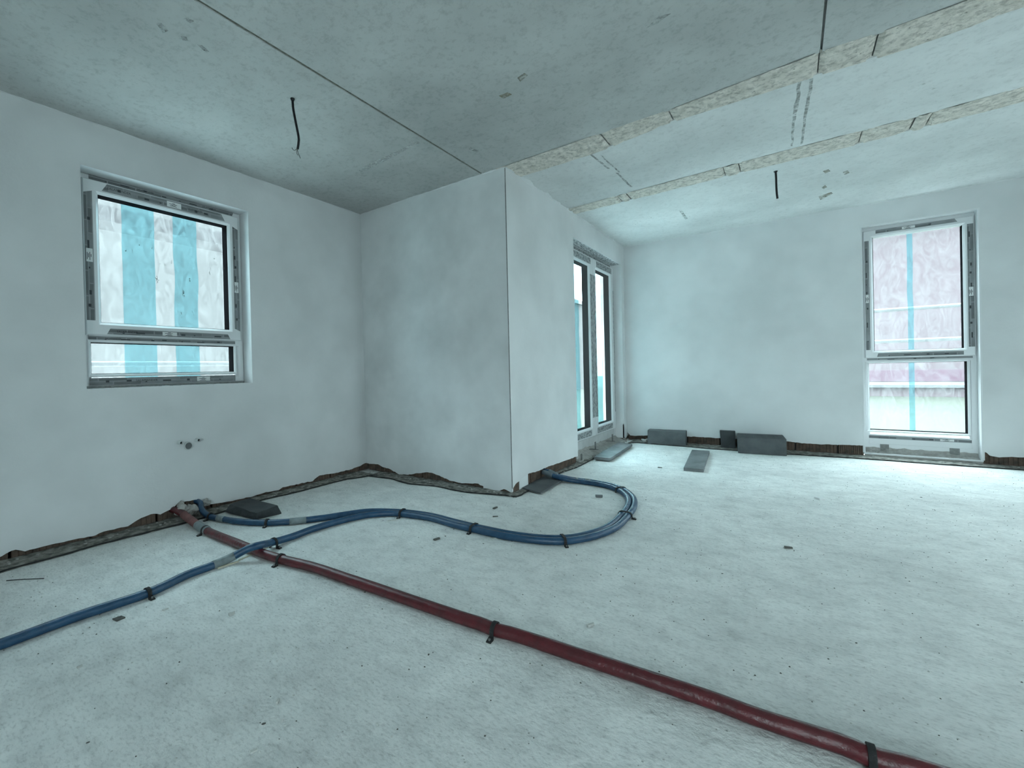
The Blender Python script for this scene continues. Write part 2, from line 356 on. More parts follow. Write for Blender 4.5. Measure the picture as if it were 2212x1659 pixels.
def ragged_patch(name, poly_px, material, parent, z=H - .0012, axis=2, amp=.008, seed=0):
    P = [at(a, b_, axis, z) for a, b_ in poly_px]; Q = []
    for i, p in enumerate(P):
        q = P[(i + 1) % len(P)]; m_ = max(2, int((q - p).length / .03))
        for k in range(m_):
            v = p.lerp(q, k / m_); d = Vector((noise.noise(v * 12 + Vector((seed, 0, 0))), noise.noise(v * 12 + Vector((0, seed, 7))), noise.noise(v * 12 + Vector((1, 9, seed))))) * amp
            d[axis] = 0; Q.append(v + d)
    off = Vector((0, 0, 0)); off[axis] = .0008 if axis == 2 else 0
    return MB().prism(Q, off).build(name, material, parent)
def stain(name, col, cover):
    M = mat(name, col, .9); n = M.node_tree; b = n.nodes['Principled BSDF']; t = n.nodes.new('ShaderNodeTexCoord')
    q = n.nodes.new('ShaderNodeTexNoise'); q.inputs['Scale'].default_value = 26; q.inputs['Detail'].default_value = 8; q.inputs['Roughness'].default_value = .7
    r = n.nodes.new('ShaderNodeMapRange'); r.inputs[1].default_value = .38; r.inputs[2].default_value = .62; r.inputs[4].default_value = cover
    n.links.new(t.outputs['Object'], q.inputs[0]); n.links.new(q.outputs['Fac'], r.inputs[0]); n.links.new(r.outputs[0], b.inputs['Alpha']); return M
SLURRY = stain('dried_slurry', (.42, .43, .42), .5); SLURL = stain('pale_slurry', (.66, .67, .66), .7); RUST = stain('brown_stain', (.36, .33, .25), .6)
for i, (poly, mm) in enumerate([
        ([(1724, 176), (1731, 174), (1726, 225), (1718, 262), (1712, 316), (1708, 316), (1713, 250)], SLURRY),
        ([(1750, 170), (1757, 168), (1748, 225), (1740, 270), (1734, 310), (1729, 312), (1738, 240)], SLURRY),
        ([(1268, 330), (1274, 330), (1318, 364), (1312, 364)], SLURRY), ([(1330, 374), (1335, 374), (1366, 404), (1361, 404)], SLURRY),
        ([(1296, 336), (1300, 336), (1340, 372), (1337, 373)], SLURRY), ([(1466, 455), (1473, 455), (1486, 472), (1481, 474)], SLURRY),
        ([(1768, 425), (1796, 415), (1800, 418), (1772, 432)], RUST), ([(1775, 405), (1782, 400), (1786, 404), (1778, 409)], RUST), ([(1778, 370), (1790, 366), (1794, 370), (1782, 375)], RUST),
        ([(1820, 372), (1832, 368), (1834, 374), (1824, 378)], RUST),
        ([(1076, 207), (1096, 200), (1106, 204), (1086, 214)], RUST), ([(395, 40), (402, 37), (420, 46), (412, 50)], SLURRY), ([(338, 52), (350, 50), (362, 66), (352, 72)], SLURRY),
        ([(425, 96), (436, 98), (452, 112), (440, 110)], SLURRY), ([(390, 78), (402, 80), (406, 88), (394, 86)], SLURRY), ([(1118, 168), (1134, 158), (1140, 164), (1124, 176)], RUST),
        ([(1016, 318), (1034, 326), (1032, 330), (1012, 322)], SLURRY), ([(1395, 62), (1420, 38), (1450, 30), (1424, 48)], SLURRY),
        ([(776, 368), (800, 352), (850, 330), (904, 305), (906, 309), (855, 336), (806, 360), (780, 372)], SLURL)]):
    ragged_patch('slurry_mark', poly, mm, ceil, seed=i)

# ------------------------------------------------------------------ walls
TH = .29
class Frame:
    """local wall coordinates: u along the wall, z up, d outwards from the plaster face"""
    def __init__(s, kind, face): s.k = kind; s.f = face
    def __call__(s, u, z, d=0.0):
        return Vector((s.f - d, u, z)) if s.k == 'x' else (Vector((u, s.f + d, z)) if s.k == 'y' else (Vector((s.f + d, u, z)) if s.k == 'x+' else Vector((u, s.f - d, z))))
    def box(s, mb, u0, u1, z0, z1, d0, d1):
        return mb.hexa([s(u0, z0, d0), s(u1, z0, d0), s(u1, z0, d1), s(u0, z0, d1)], [s(u0, z1, d0), s(u1, z1, d0), s(u1, z1, d1), s(u0, z1, d1)])
FL_, FN, FD, FB = Frame('x', X0), Frame('y', Y1), Frame('x', X1), Frame('y', Y2)
ZR = .24                                      # top of the first course of blocks, above it the body is solid
def ribbed_block(name, length, fr_axis):
    """clay block with a ribbed face; local x along the wall, y outwards, z up"""
    b = MB(); prof = []; n = int(length / .03)
    for i in range(n):
        a = i * length / n; prof += [(a + .003, 0), (a + length / n - .004, 0), (a + length / n - .002, .005), (a + length / n + .001, .005)]
    prof = prof[:-2] + [(length - .002, .005), (length, .10), (0, .10), (0, .004)]
    m_ = len(prof); b.add([(x, y, .0) for x, y in prof] + [(x, y, .225) for x, y in prof], [(i, (i + 1) % m_, m_ + (i + 1) % m_, m_ + i) for i in range(m_)] + [tuple(range(m_, 2 * m_))])
    me = bpy.data.meshes.new(name); me.from_pydata(b.v, [], b.f); me.update()
    bm = bmesh.new(); bm.from_mesh(me); bmesh.ops.recalc_face_normals(bm, faces=bm.faces); bm.to_mesh(me); bm.free(); me.materials.append(BRICK); return me
BM = ribbed_block('brick', .37, 0)
def wall(name, fr, ua, ub, op, bottom, label, plaster=PL, recess=.022, brick_from=None, brick_to=None, rough=.006, ragk=0.0):
    mb = MB(); spans = [(ua, ub)]
    z1 = H + .01
    if op:
        spans = [(ua, op['u0']), (op['u1'], ub)]
        fr.box(mb, op['u0'], op['u1'], op['z1'], z1, 0, TH)
        if op['z0'] > ZR: fr.box(mb, op['u0'], op['u1'], ZR, op['z0'], 0, TH); spans = [(ua, ub)]
        for a, b_ in ((ua, op['u0']), (op['u1'], ub)): fr.box(mb, a, b_, ZR, z1, 0, TH)
    else: fr.box(mb, ua, ub, ZR, z1, 0, TH)
    if op and op['z0'] < ZR:
        for a in (op['u0'] - .009, op['u1']): fr.box(mb, a, a + .009, .045, ZR, .001, TH)
    for a, b_ in spans:
        fr.box(mb, a, b_, 0, ZR, recess + .105, TH)          # masonry core behind the first course
        n = max(2, int((b_ - a) / .02)); us = [a + (b_ - a) * i / n for i in range(n + 1)]
        zb = [max(.004, interp(bottom, u) + rough * noise.noise(Vector((u * 17, ragk, 0))) + rough * .7 * noise.noise(Vector((u * 48, ragk, 3)))) if bottom else .004 for u in us]
        vs = [fr(u, z, 0) for u, z in zip(us, zb)] + [fr(u, ZR, 0) for u in us] + [fr(u, z + .003, recess - .003) for u, z in zip(us, zb)] + [fr(u, ZR, recess - .003) for u in us]
        k = n + 1; fs = []
        for i in range(n):
            fs += [(i, i + 1, k + i + 1, k + i), (i, 2 * k + i, 2 * k + i + 1, i + 1), (2 * k + i, 3 * k + i, 3 * k + i + 1, 2 * k + i + 1)]
        fs += [(0, k, 3 * k, 2 * k), (k - 1, 3 * k - 1, 4 * k - 1, 2 * k - 1)]
        mb.add(vs, fs)
    o = mb.build(name, plaster); tag(o, label, 'wall', kind='structure')
    for a, b_ in spans:
        u = a + .01
        while u < b_ - .06:
            L = min(.37, b_ - u)
            br = link('brick', BM, o)
            ex = {'x': (Vector((0, 1, 0)), Vector((-1, 0, 0))), 'y': (Vector((1, 0, 0)), Vector((0, 1, 0))), 'x+': (Vector((0, 1, 0)), Vector((1, 0, 0))), 'y-': (Vector((1, 0, 0)), Vector((0, -1, 0)))}[fr.k]
            m_ = Matrix((ex[0] * (L / .37), ex[1], Vector((0, 0, 1)))).transposed().to_4x4(); m_.translation = fr(u, .008, recess + R.uniform(-.002, .006)); br.matrix_world = m_
            u += .37 + .014
    return o
def bott(px, axis, val, ui):
    return sorted([(at(a, b_, axis, val)[ui], max(.004, at(a, b_, axis, val)[2])) for a, b_ in px])
botL = bott([(0, 1204), (28, 1186), (53, 1191), (96, 1180), (127, 1173), (157, 1166), (208, 1156), (223, 1148), (273, 1138), (296, 1124), (324, 1111), (337, 1109), (347, 1111), (372, 1099), (385, 1086), (410, 1082), (432, 1078), (439, 1090), (467, 1088), (485, 1085), (539, 1074), (573, 1064), (604, 1058), (609, 1053), (643, 1046), (675, 1039), (690, 1027), (724, 1022), (758, 1014), (781, 1005), (790, 1000)], 0, X0, 1)
botN = bott([(791, 1001), (817, 1003), (827, 1009), (839, 1012), (863, 1025), (887, 1025), (897, 1023), (925, 1020), (935, 1022), (954, 1030), (975, 1039), (997, 1044), (1014, 1044), (1033, 1045), (1052, 1054), (1078, 1060), (1090, 1056), (1101, 1063)], 1, Y1, 0)
botD = bott([(1102, 1064), (1113, 1047), (1126, 1035), (1140, 1024), (1167, 1016), (1181, 1009), (1205, 1001), (1227, 993), (1246, 986)], 0, X1, 1) + [(6.49, .02), (6.52, .055), (6.57, .03), (6.64, .06)]
botB = bott([(1356, 934), (1361, 940), (1369, 941.5), (1390, 941), (1400, 941), (1484, 943), (1514, 944), (1559, 947), (1697, 953), (1740, 958), (1780, 960), (1820, 961), (1858, 962), (2130, 977), (2139, 985), (2157, 988), (2184, 987), (2212, 988)], 1, Y2, 0)
wl = wall('wall_left', FL_, YF - .01, Y1 + .3, W1, botL, 'grey plastered left wall with window and broken base edge', PL, ragk=1)
wn = wall('wall_nook', FN, X0 + .001, X1 - .001, None, botN, 'plastered side of the projecting corner facing the camera', PL2, ragk=2)
wd = wall('wall_balcony', FD, Y1 + .001, Y2 + .3, DR, botD, 'bright plastered wall holding the tall balcony door', PL, ragk=3)
wb = wall('wall_back', FB, X1 + .001, XR + .3, W2, botB, 'bright plastered back wall with tall narrow window', PL, ragk=4)
wr = wall('wall_right', Frame('x+', XR), YF - .01, Y2 - .001, RO, None, 'plain plastered right wall with wide opening', PL)
wf = wall('wall_front', Frame('y-', YF), X0 + .001, XR - .001, FO, None, 'plain plastered wall behind the camera', PL)
# metal corner bead, ragged plaster lips under the ceiling
MB().box((X1 - .002, Y1 - .0025, .05), (X1 + .003, Y1 + .003, H - .012)).build('corner_bead', METAL, wn)
def lip(fr, ua, ub, parent, k, drop=.012, reach=.022):
    n = int((ub - ua) / .025); b = MB(); vs = []
    for i in range(n + 1):
        u = ua + (ub - ua) * i / n; q = max(.15, .6 + 1.1 * noise.noise(Vector((u * 5, k, 0))) + .6 * noise.noise(Vector((u * 19, k, 2))))
        vs += [fr(u, H + .002, -reach * q), fr(u, H - drop * q * .35, -reach * q * .6), fr(u, H - drop * q, .001), fr(u, H + .002, .001)]
    b.add(vs, [(i * 4 + j, (i + 1) * 4 + j, (i + 1) * 4 + (j + 1) % 4, i * 4 + (j + 1) % 4) for i in range(n) for j in range(4)]); return b.build('plaster_lip', PL, parent)
lip(FD, Y1 + .01, Y2 - .01, wd, 1, .016, .03); lip(FN, X0 + .02, X1 - .01, wn, 2, .012, .014); lip(FB, X1 + .03, XR - .05, wb, 3, .008, .012); lip(FL_, YF + .05, Y1 - .02, wl, 4, .008, .012)

# ------------------------------------------------------------------ windows and balcony door
def ring(fr, u0, u1, z0, z1, prof):
    b = MB(); n = len(prof); vs = []
    for cu, cz in ((0, 0), (1, 0), (1, 1), (0, 1)):
        for i, d in prof: vs.append(fr(u1 - i if cu else u0 + i, z1 - i if cz else z0 + i, d))
    return b.add(vs, [(c * n + k, ((c + 1) % 4) * n + k, ((c + 1) % 4) * n + (k + 1) % n, c * n + (k + 1) % n) for c in range(4) for k in range(n)])
def rprof(w, front, back, ch=.006, bead=.014):
    return [(0, back), (0, front + ch), (ch, front), (w - bead, front), (w, front + bead), (w, back)]
def bar(fr, u0, u1, z0, z1, d0, d1, name, material, parent, uvs=None):
    b = MB(); c = min(.004, (z1 - z0) * .3)
    vs = [fr(u, z, d) for u in (u0, u1) for z, d in ((z0, d1), (z0, d0 + c), (z0 + c, d0), (z1 - c, d0), (z1, d0 + c), (z1, d1))]
    b.add(vs, [(i, (i + 1) % 6, 6 + (i + 1) % 6, 6 + i) for i in range(6)] + [(0, 1, 2, 3, 4, 5), (11, 10, 9, 8, 7, 6)]); return b.build(name, material, parent, uvs=uvs)
def lettering(text, fr, u, z, d, size, parent, vertical=False, flip=False):
    c = bpy.data.curves.new('lettering', 'FONT'); c.body = text; c.size = size; c.align_x = 'CENTER'; c.align_y = 'CENTER'; c.resolution_u = 2
    t = bpy.data.objects.new('lettering', c); C.objects.link(t)
    me = bpy.data.meshes.new_from_object(t.evaluated_get(bpy.context.evaluated_depsgraph_get())); bpy.data.objects.remove(t)
    for v in me.vertices:
        a, b_ = v.co.x, v.co.y
        if vertical: a, b_ = -b_, a
        v.co = fr(u + a, z + b_, d)
    me.materials.clear(); me.materials.append(LETT); me.name = 'lettering'; return link('lettering', me, parent)
def tape(fr, u0, u1, z0, z1, d, parent, material=None, slant=(0, 0), lab=None, words=(), marks=True, sz=None):
    """printed protective tape with slanted ends stuck on a profile; the print on it is sub-parts"""
    vert = (z1 - z0) > (u1 - u0); e = .0007; a, b_ = slant
    if vert: P = [(u0, z0 + max(a, 0)), (u1, z0 + max(-a, 0)), (u1, z1 - max(-b_, 0)), (u0, z1 - max(b_, 0))]
    else: P = [(u0 + max(a, 0), z0), (u1 - max(b_, 0), z0), (u1 - max(-b_, 0), z1), (u0 + max(-a, 0), z1)]
    s = -1 if fr.k == 'x' else 1
    vs = [fr(u, z, d) for u, z in P] + [fr(u, z, d - e) for u, z in P]
    uv = (lambda co: (co.z, (co.y if fr.k == 'x' else co.x))) if vert else (lambda co: ((co.y if fr.k == 'x' else co.x), co.z))
    o = MB().hexa(vs[:4], vs[4:]).build('protective_tape', material or TAPE, parent, uvs=uv)
    if marks:
        L = (z1 - z0) if vert else (u1 - u0); wd_ = (u1 - u0) if vert else (z1 - z0); q = .09
        mb = MB(); k = R.randint(0, 2)
        while q < L - .09:
            k += 1; ln, th = ((.030, .5), (.012, .28), (.055, .42), (.02, .6))[k % 4]
            v0 = wd_ * (.16 + .5 * R.random() * (1 - th)); v1 = v0 + wd_ * th * .55
            if vert: fr.box(mb, u0 + v0, u0 + v1, z0 + q, z0 + q + ln, d - e - .0002, d - e)
            else: fr.box(mb, u0 + q, u0 + q + ln, z0 + v0, z0 + v1, d - e - .0002, d - e)
            q += ln + R.uniform(.05, .15)
        if mb.v: mb.build('printed_mark', INK, o)
    for tx, frac, size in words:
        if vert: lettering(tx, fr, (u0 + u1) / 2, z0 + (z1 - z0) * frac, d - e - .0003, size, o, True)
        else: lettering(tx, fr, u0 + (u1 - u0) * frac, (z0 + z1) / 2, d - e - .0003, size, o)
    if lab is not None:                                            # white adhesive sticker
        if vert: q = z0 + (z1 - z0) * lab; bx = (u0 + .006, u1 - .006, q - .045, q + .045)
        else: q = u0 + (u1 - u0) * lab; bx = (q - .05, q + .05, z0 + .006, z1 - .006)
        mb = MB(); fr.box(mb, *bx, d - e - .0006, d - e - .0001); mb.build('sticker', LABEL, o)
        mb = MB(); uu, zz = (bx[0] + bx[1]) / 2, (bx[2] + bx[3]) / 2
        for k in range(4):
            ln = (.030, .018, .034, .012)[k]
            if vert: fr.box(mb, uu - .014 + k * .007, uu - .0105 + k * .007, zz - ln, zz + ln * .6, d - e - .0009, d - e - .0006)
            else: fr.box(mb, uu - ln, uu + ln * .6, zz - .013 + k * .007, zz - .0095 + k * .007, d - e - .0009, d - e - .0006)
        mb.build('sticker_print', INK, o)
    return o
def film(fr, u0, u1, z0, z1, d, name, material, parent, amp=.003, k=0, edge=0.0):
    nx, nz = max(3, int((u1 - u0) / .03)), max(4, int((z1 - z0) / .03)); g = []
    for i in range(nx + 1):
        for j in range(nz + 1):
            z = z0 + (z1 - z0) * j / nz; e = edge * noise.noise(Vector((z * 3, k, 5)))
            u = u0 + e + (u1 - u0) * i / nx
            g.append(fr(u, z, d + amp * noise.noise(Vector((u * 9, z * 4, k)))))
    return MB().add(g, [(i * (nz + 1) + j, (i + 1) * (nz + 1) + j, (i + 1) * (nz + 1) + j + 1, i * (nz + 1) + j + 1) for i in range(nx) for j in range(nz)]).build(name, material, parent, smooth=True, recalc=False)
def pane(fr, u0, u1, z0, z1, d, parent):
    mb = MB(); mb.add([fr(u0, z0, d), fr(u1, z0, d), fr(u1, z1, d), fr(u0, z1, d)], [(0, 1, 2, 3)]); g = mb.build('pane', GLASS, parent, recalc=False)
    ring(fr, u0 - .004, u1 + .004, z0 - .004, z1 + .004, [(0, d + .004), (.008, d + .004), (.008, d + .078), (0, d + .078)]).build('spacer_recess_shade', GASK_SHADE, g)  # spacer ring, deepened in black to paint the shaded sash depth
    return g
def smears(fr, px, axis, val, parent, k):
    mb = MB(); rr = random.Random(k)
    for a, b_, s, t in px:
        p = at(a, b_, axis, val); c = (p.y if fr.k == 'x' else p.x, p.z)
        for _ in range(t):
            q = (c[0] + rr.gauss(0, s * .35), c[1] + rr.gauss(0, s)); w_, h_ = rr.uniform(.001, .0028), rr.uniform(.0015, .005)
            d = (val - X0) * -1 if fr.k == 'x' else val - Y2
            mb.add([fr(q[0] - w_, q[1], d), fr(q[0], q[1] - h_, d), fr(q[0] + w_, q[1], d), fr(q[0], q[1] + h_, d)], [(0, 1, 2, 3)])
    o = mb.build('dirt_smear', CHIP_D, parent, recalc=False); o['kind'] = 'stuff'; return o
BRAND = 'SALAMANDER'
# --- window 1 (left wall): opening sash above a low fixed light
w1 = tag(empty('window_1', FL_(1.49, .989, .12)), 'wide white window in the left wall with two cyan strips', 'window', kind='structure')
def W(o, root): return at_origin(o, root)
fx = W(ring(FL_, W1['u0'] + .004, W1['u1'] - .004, W1['z0'] + .012, W1['z1'] - .002, rprof(.058, .125, .20)).build('frame', PVC, None), w1)
tr = W(bar(FL_, W1['u0'] + .05, W1['u1'] - .05, 1.305, 1.385, .120, .20, 'transom', PVC, None), w1)
sa = W(ring(FL_, .957, 2.018, 1.353, 2.408, rprof(.088, .100, .185, bead=.016)).build('sash', PVC, None), w1)
lo = W(ring(FL_, .966, 1.985, 1.068, 1.325, rprof(.020, .118, .19, ch=.003, bead=.010)).build('glazing_bead', PVC, None), w1)
p1 = W(pane(FL_, 1.044, 1.931, 1.440, 2.321, .118, None), w1); p2 = W(pane(FL_, .985, 1.966, 1.087, 1.306, .130, None), w1)
fm = W(film(FL_, .95, 2.03, 1.05, 2.40, .215, 'plastic_film', FILMM, None, .005, 1), w1)
for a, b_, k in ((1.205, 1.415, 1), (1.545, 1.722, 2)): film(FL_, a, b_, 1.05, 2.40, .207, 'blue_strip', FILMB, fm, .003, 20 + k, .015)
smears(FL_, [(396, 632, .012, 30), (410, 605, .014, 16), (339, 605, .014, 26), (370, 566, .008, 8), (286, 542, .006, 5), (328, 536, .004, 4), (453, 590, .008, 10), (455, 580, .006, 5), (346, 570, .004, 4), (356, 571, .004, 4), (463, 558, .01, 6), (392, 680, .02, 8), (417, 670, .02, 8), (272, 541, .006, 5), (470, 632, .02, 6), (480, 540, .06, 14), (300, 529, .01, 5)], 0, X0 - .203, fm, 3)
for spec in [((1.00, 1.99, 2.415, 2.444), .1245, dict(slant=(0, .01), words=((BRAND, .34, .017), (BRAND, .8, .017)))),
             ((1.065, 1.905, 2.346, 2.400), .0995, dict(slant=(-.03, -.03), lab=.54, words=((BRAND, .12, .022), (BRAND, .72, .018)))),
             ((.963, 1.010, 1.452, 2.330), .0995, dict(slant=(0, .02), lab=.50)),
             ((1.966, 2.012, 1.432, 2.318), .0995, dict(slant=(.02, -.02), lab=.42)),
             ((1.072, 1.925, 1.362, 1.402), .0995, dict(slant=(-.02, -.02), lab=.46, words=((BRAND, .14, .02),))),
             ((.972, 1.975, 1.318, 1.348), .1195, dict(words=((BRAND, .14, .015), (BRAND, .6, .014)))),
             ((.972, 1.968, 1.012, 1.060), .1175, dict(lab=.74, words=((BRAND, .34, .022),)))]:
    W(tape(FL_, *spec[0], spec[1], None, **spec[2]), w1)
sl = MB(); FL_.box(sl, .932, 2.03, .986, 1.006, .085, .13); W(sl.build('sill_profile', METAL, None), w1)
mb = MB(); n = 60
for i in range(n): FL_.box(mb, .93 + i * 1.12 / n, .93 + (i + 1) * 1.12 / n, .976, .991 + .004 * noise.noise(Vector((i * .7, 2, 2))), -.002 - .003 * abs(noise.noise(Vector((i * .5, 0, 0)))), .085)
W(mb.build('plaster_edge', PL, None), w1)
# --- window 2 (back wall): opening sash above a tall fixed light
w2 = tag(empty('window_2', FB(1.07, .03, .1)), 'tall narrow white window in the back wall with pinkish view', 'window', kind='structure')
W(ring(FB, W2['u0'] + .004, W2['u1'] - .004, .09, W2['z1'] - .003, rprof(.06, .105, .18)).build('frame', PVC, None), w2)
W(bar(FB, W2['u0'] + .004, W2['u1'] - .004, .052, .24, .108, .18, 'bottom_profile', PVC, None), w2)
W(bar(FB, W2['u0'] + .05, W2['u1'] - .05, 1.03, 1.11, .102, .18, 'transom', PVC, None), w2)
W(ring(FB, .664, 1.487, 1.083, 2.478, rprof(.076, .080, .165, bead=.016)).build('sash', PVC, None), w2)
W(ring(FB, .664, 1.452, .268, 1.045, rprof(.020, .100, .17, ch=.003, bead=.010)).build('glazing_bead', PVC, None), w2)
W(pane(FB, .741, 1.414, 1.157, 2.431, .098, None), w2); W(pane(FB, .684, 1.433, .287, 1.026, .112, None), w2)
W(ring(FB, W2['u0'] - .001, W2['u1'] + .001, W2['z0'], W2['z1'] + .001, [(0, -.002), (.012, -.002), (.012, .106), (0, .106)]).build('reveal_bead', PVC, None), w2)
fm = W(film(FB, .66, 1.49, .27, 2.47, .195, 'plastic_film', FILMW, None, .006, 7), w2)
film(FB, 1.022, 1.066, .27, 2.47, .188, 'blue_strip', FILMB, fm, .002, 33, .01)
for spec in [((.765, 1.375, 2.437, 2.474), .0795, dict(slant=(0, -.02), lab=.42)),
             ((.672, .708, 1.17, 2.37), .0795, dict(lab=.47)), ((1.440, 1.483, 1.17, 2.40), .0795, dict(lab=.45)),
             ((.76, 1.405, 1.092, 1.130), .0795, dict(slant=(-.01, .0))), ((.68, 1.47, 1.056, 1.078), .1015, dict()),
             ((.675, 1.455, .196, .228), .1075, dict(lab=.78))]:
    W(tape(FB, *spec[0], spec[1], None, **spec[2]), w2)
for a in (.775, 1.30):
    mb = MB(); FB.box(mb, a, a + .07, .045, .135, .098, .106); W(mb.build('fixing_bracket', METAL, None), w2)
mb = MB(); n = 50; g = []
for i in range(n + 1):
    u = W2['u0'] + .002 + (W2['u1'] - W2['u0'] - .004) * i / n
    for d, z in ((.0, .0), (.0, .028), (.05, .045), (.095, .065), (.107, .10)): g.append(FB(u, z + (.018 * noise.noise(Vector((u * 16, d * 20, 1))) if z else 0), d))
mb.add(g, [(i * 5 + j, (i + 1) * 5 + j, (i + 1) * 5 + j + 1, i * 5 + j + 1) for i in range(n) for j in range(4)]); W(mb.build('threshold_mortar', MORT, None), w2)
# --- balcony door: two glazed leaves
dr = tag(empty('door_1', FD(5.64, 0, .12)), 'white two-leaf glazed balcony door near the back corner', 'door', kind='structure')
W(ring(FD, DR['u0'] + .004, DR['u1'] - .004, .012, DR['z1'] - .003, rprof(.055, .125, .20)).build('frame', PVC, None), dr)
W(bar(FD, DR['u0'] + .004, DR['u1'] - .004, .012, .185, .128, .20, 'bottom_profile', PVCD, None), dr)
for a, b_ in ((4.82, 5.643), (5.649, 6.462)):
    s_ = W(ring(FD, a, b_, .186, 2.436, rprof(.118, .102, .185, bead=.018)).build('door_leaf', PVC, None), dr)
    g_ = pane(FD, a + .117, b_ - .117, .303, 2.319, .122, None); at_origin(g_, dr)
    W(tape(FD, a + .14, b_ - .06, 2.345, 2.42, .1015, None, material=DTAPE, marks=False), dr)
    W(tape(FD, a + .06, b_ - .14, .205, .275, .1015, None, material=DTAPE, marks=False), dr)
W(tape(FD, 5.545, 5.640, .42, 2.22, .1015, None, material=DTAPE, marks=False), dr)
W(tape(FD, 5.652, 5.745, .42, 2.22, .1015, None, material=DTAPE, marks=False), dr)
W(tape(FD, 6.440, 6.461, .42, 2.12, .1015, None, material=DTAPE, marks=False), dr)
W(tape(FD, 6.466, 6.492, .30, 2.30, .1245, None, material=DTAPE, marks=False), dr)
W(tape(FD, DR['u0'] + .05, 6.42, 2.442, 2.474, .1245, None, material=DTAPE, marks=False), dr)
fm = W(film(FD, 4.80, 6.48, .27, 2.42, .215, 'plastic_film', FILMW, None, .012, 11), dr)
for a, b_, k in ((5.10, 5.42, 1), (6.00, 6.26, 2)): film(FD, a, b_, .27, 2.42, .205, 'blue_strip', FILMB, fm, .004, 50 + k, .03)
mb = MB()
g = [FD(u, DR['z1'] - .0015, d) for u, d in ((DR['u0'] + .01, .012), (6.47, .012), (6.47, .118), (DR['u0'] + .01, .118))]
W(MB().prism(g, (0, 0, .001)).build('lintel_foil', LTAPE, None, uvs=lambda co: (co.y, co.x)), dr)
for px in ((1320, 945), (1283, 962), (1246, 988)):
    p = at(*px, 0, X1 - .05); mb = MB(); d0 = .03 if px[0] != 1246 else -.006
    FD.box(mb, p.y - .02, p.y + .02, max(.0, p.z - .05), p.z + .045, d0, d0 + .004); FD.box(mb, p.y - .02, p.y + .02, max(.0, p.z - .05), max(.0, p.z - .05) + .004, d0 - .03, d0 + .10)
    W(mb.build('fixing_bracket', METAL, None), dr)
mb = MB(); n = 80; g = []
for i in range(n + 1):
    u = DR['u0'] + .002 + (DR['u1'] - DR['u0'] - .004) * i / n
    for d, z in ((-.03, .004), (.0, .02), (.05, .03), (.10, .05), (.127, .075)): g.append(FD(u, z + .016 * noise.noise(Vector((u * 13, d * 20, 1))), d))
mb.add(g, [(i * 5 + j, (i + 1) * 5 + j, (i + 1) * 5 + j + 1, i * 5 + j + 1) for i in range(n) for j in range(4)]); W(mb.build('threshold_mortar', MORT, None), dr)

# ------------------------------------------------------------------ outside, seen dimly through the films
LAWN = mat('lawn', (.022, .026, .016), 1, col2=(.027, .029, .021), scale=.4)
o = MB().box((-60, Y2 + 1.6, -.9), (60, 90, -.8)).build('ground', LAWN); tag(o, 'pale green lawn outside the back window', 'ground', kind='structure')
o = MB().box((-60, -40, -.9), (X0 - 1.9, Y2 + 1.6, -.8)).build('yard', mat('pale_gravel', (.6, .6, .58), 1, var=.2, scale=2)); tag(o, 'pale gravel yard outside the left windows', 'ground', kind='structure')
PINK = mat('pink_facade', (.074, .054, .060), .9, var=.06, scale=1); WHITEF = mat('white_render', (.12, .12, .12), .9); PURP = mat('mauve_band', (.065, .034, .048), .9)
YH = Y2 + 25
hz = lambda py: at(1880, py, 1, YH).z
hs = tag(empty('neighbouring_house', (5, YH, -.8)), 'pink house with mauve band seen through the back window', 'house')
for nm, a, b_, mm in (('facade', (0, YH, -.8), (14, YH + 6, 8.0), PINK), ('plinth_band', (0, YH - .1, hz(824)), (14, YH, hz(800)), PURP), ('ledge', (0, YH - .25, hz(836)), (14, YH, hz(825)), WHITEF), ('roof_edge', (-.4, YH - .6, 8.0), (14.4, YH + 6.4, 8.3), WHITEF)):
    at_origin(MB().box(a, b_).build(nm, mm, None), hs)
STEEL = mat('scaffold_steel', (.12, .122, .125), .5, var=.1); TIMB = mat('scaffold_timber', (.062, .057, .06), .9, var=.2)
GREYF = mat('sky_screen_render', (.052, .050, .050), .9, var=.1, scale=.3)  # dark render keeps the added screen dim behind the films
ob = tag(empty('sky_screen_building', (X0 - 10.5, 4, -.8)), 'added grey building across the yard screening the low sky', 'building')  # added to hide the bright horizon from camera, sky above left open
for nm, a, b_, mm in (('facade', (X0 - 14, -14, -.8), (X0 - 10.5, 40, 6.3), GREYF), ('roof_edge', (X0 - 14.2, -14.2, 6.3), (X0 - 10.3, 40.2, 6.6), WHITEF)):
    at_origin(MB().box(a, b_).build(nm, mm, None), ob)
def stube(p, q, label, grp):
    p, q = Vector(p), Vector(q); o = MB().tube([p, (p + q) / 2, q], .024, 10).build('scaffold_tube', STEEL, None, smooth=True); tag(o, label, 'scaffold', grp); return o
for z, l in ((1.684, 'upper scaffold rail outside the back window'), (1.29, 'middle scaffold rail outside the back window'), (.73, 'lowest scaffold rail outside the back window')):
    stube((-.6, Y2 + 1.2, z), (3.2, Y2 + 1.2, z), l, 'scaffold rails outside the back window')
zb = at(215, 470, 0, X0 - 1.0).z; zl = at(350, 786, 0, X0 - 1.0).z
o = MB().box((X0 - 1.25, -1.5, zb - .03), (X0 - .95, 4.8, zb + .10)).build('scaffold_board', TIMB); tag(o, 'scaffold board crossing the top of the left window', 'scaffold')
stube((X0 - 1.0, -1.5, zl), (X0 - 1.0, 4.8, zl), 'scaffold rail across the low pane of the left window', 'scaffold rails outside the left window')
for yy in (-1.5, 4.8): stube((X0 - 1.05, yy, -.8), (X0 - 1.05, yy, 5), 'upright scaffold standard outside, ' + ('behind the viewer' if yy < 0 else 'beyond the balcony door'), 'scaffold standards')
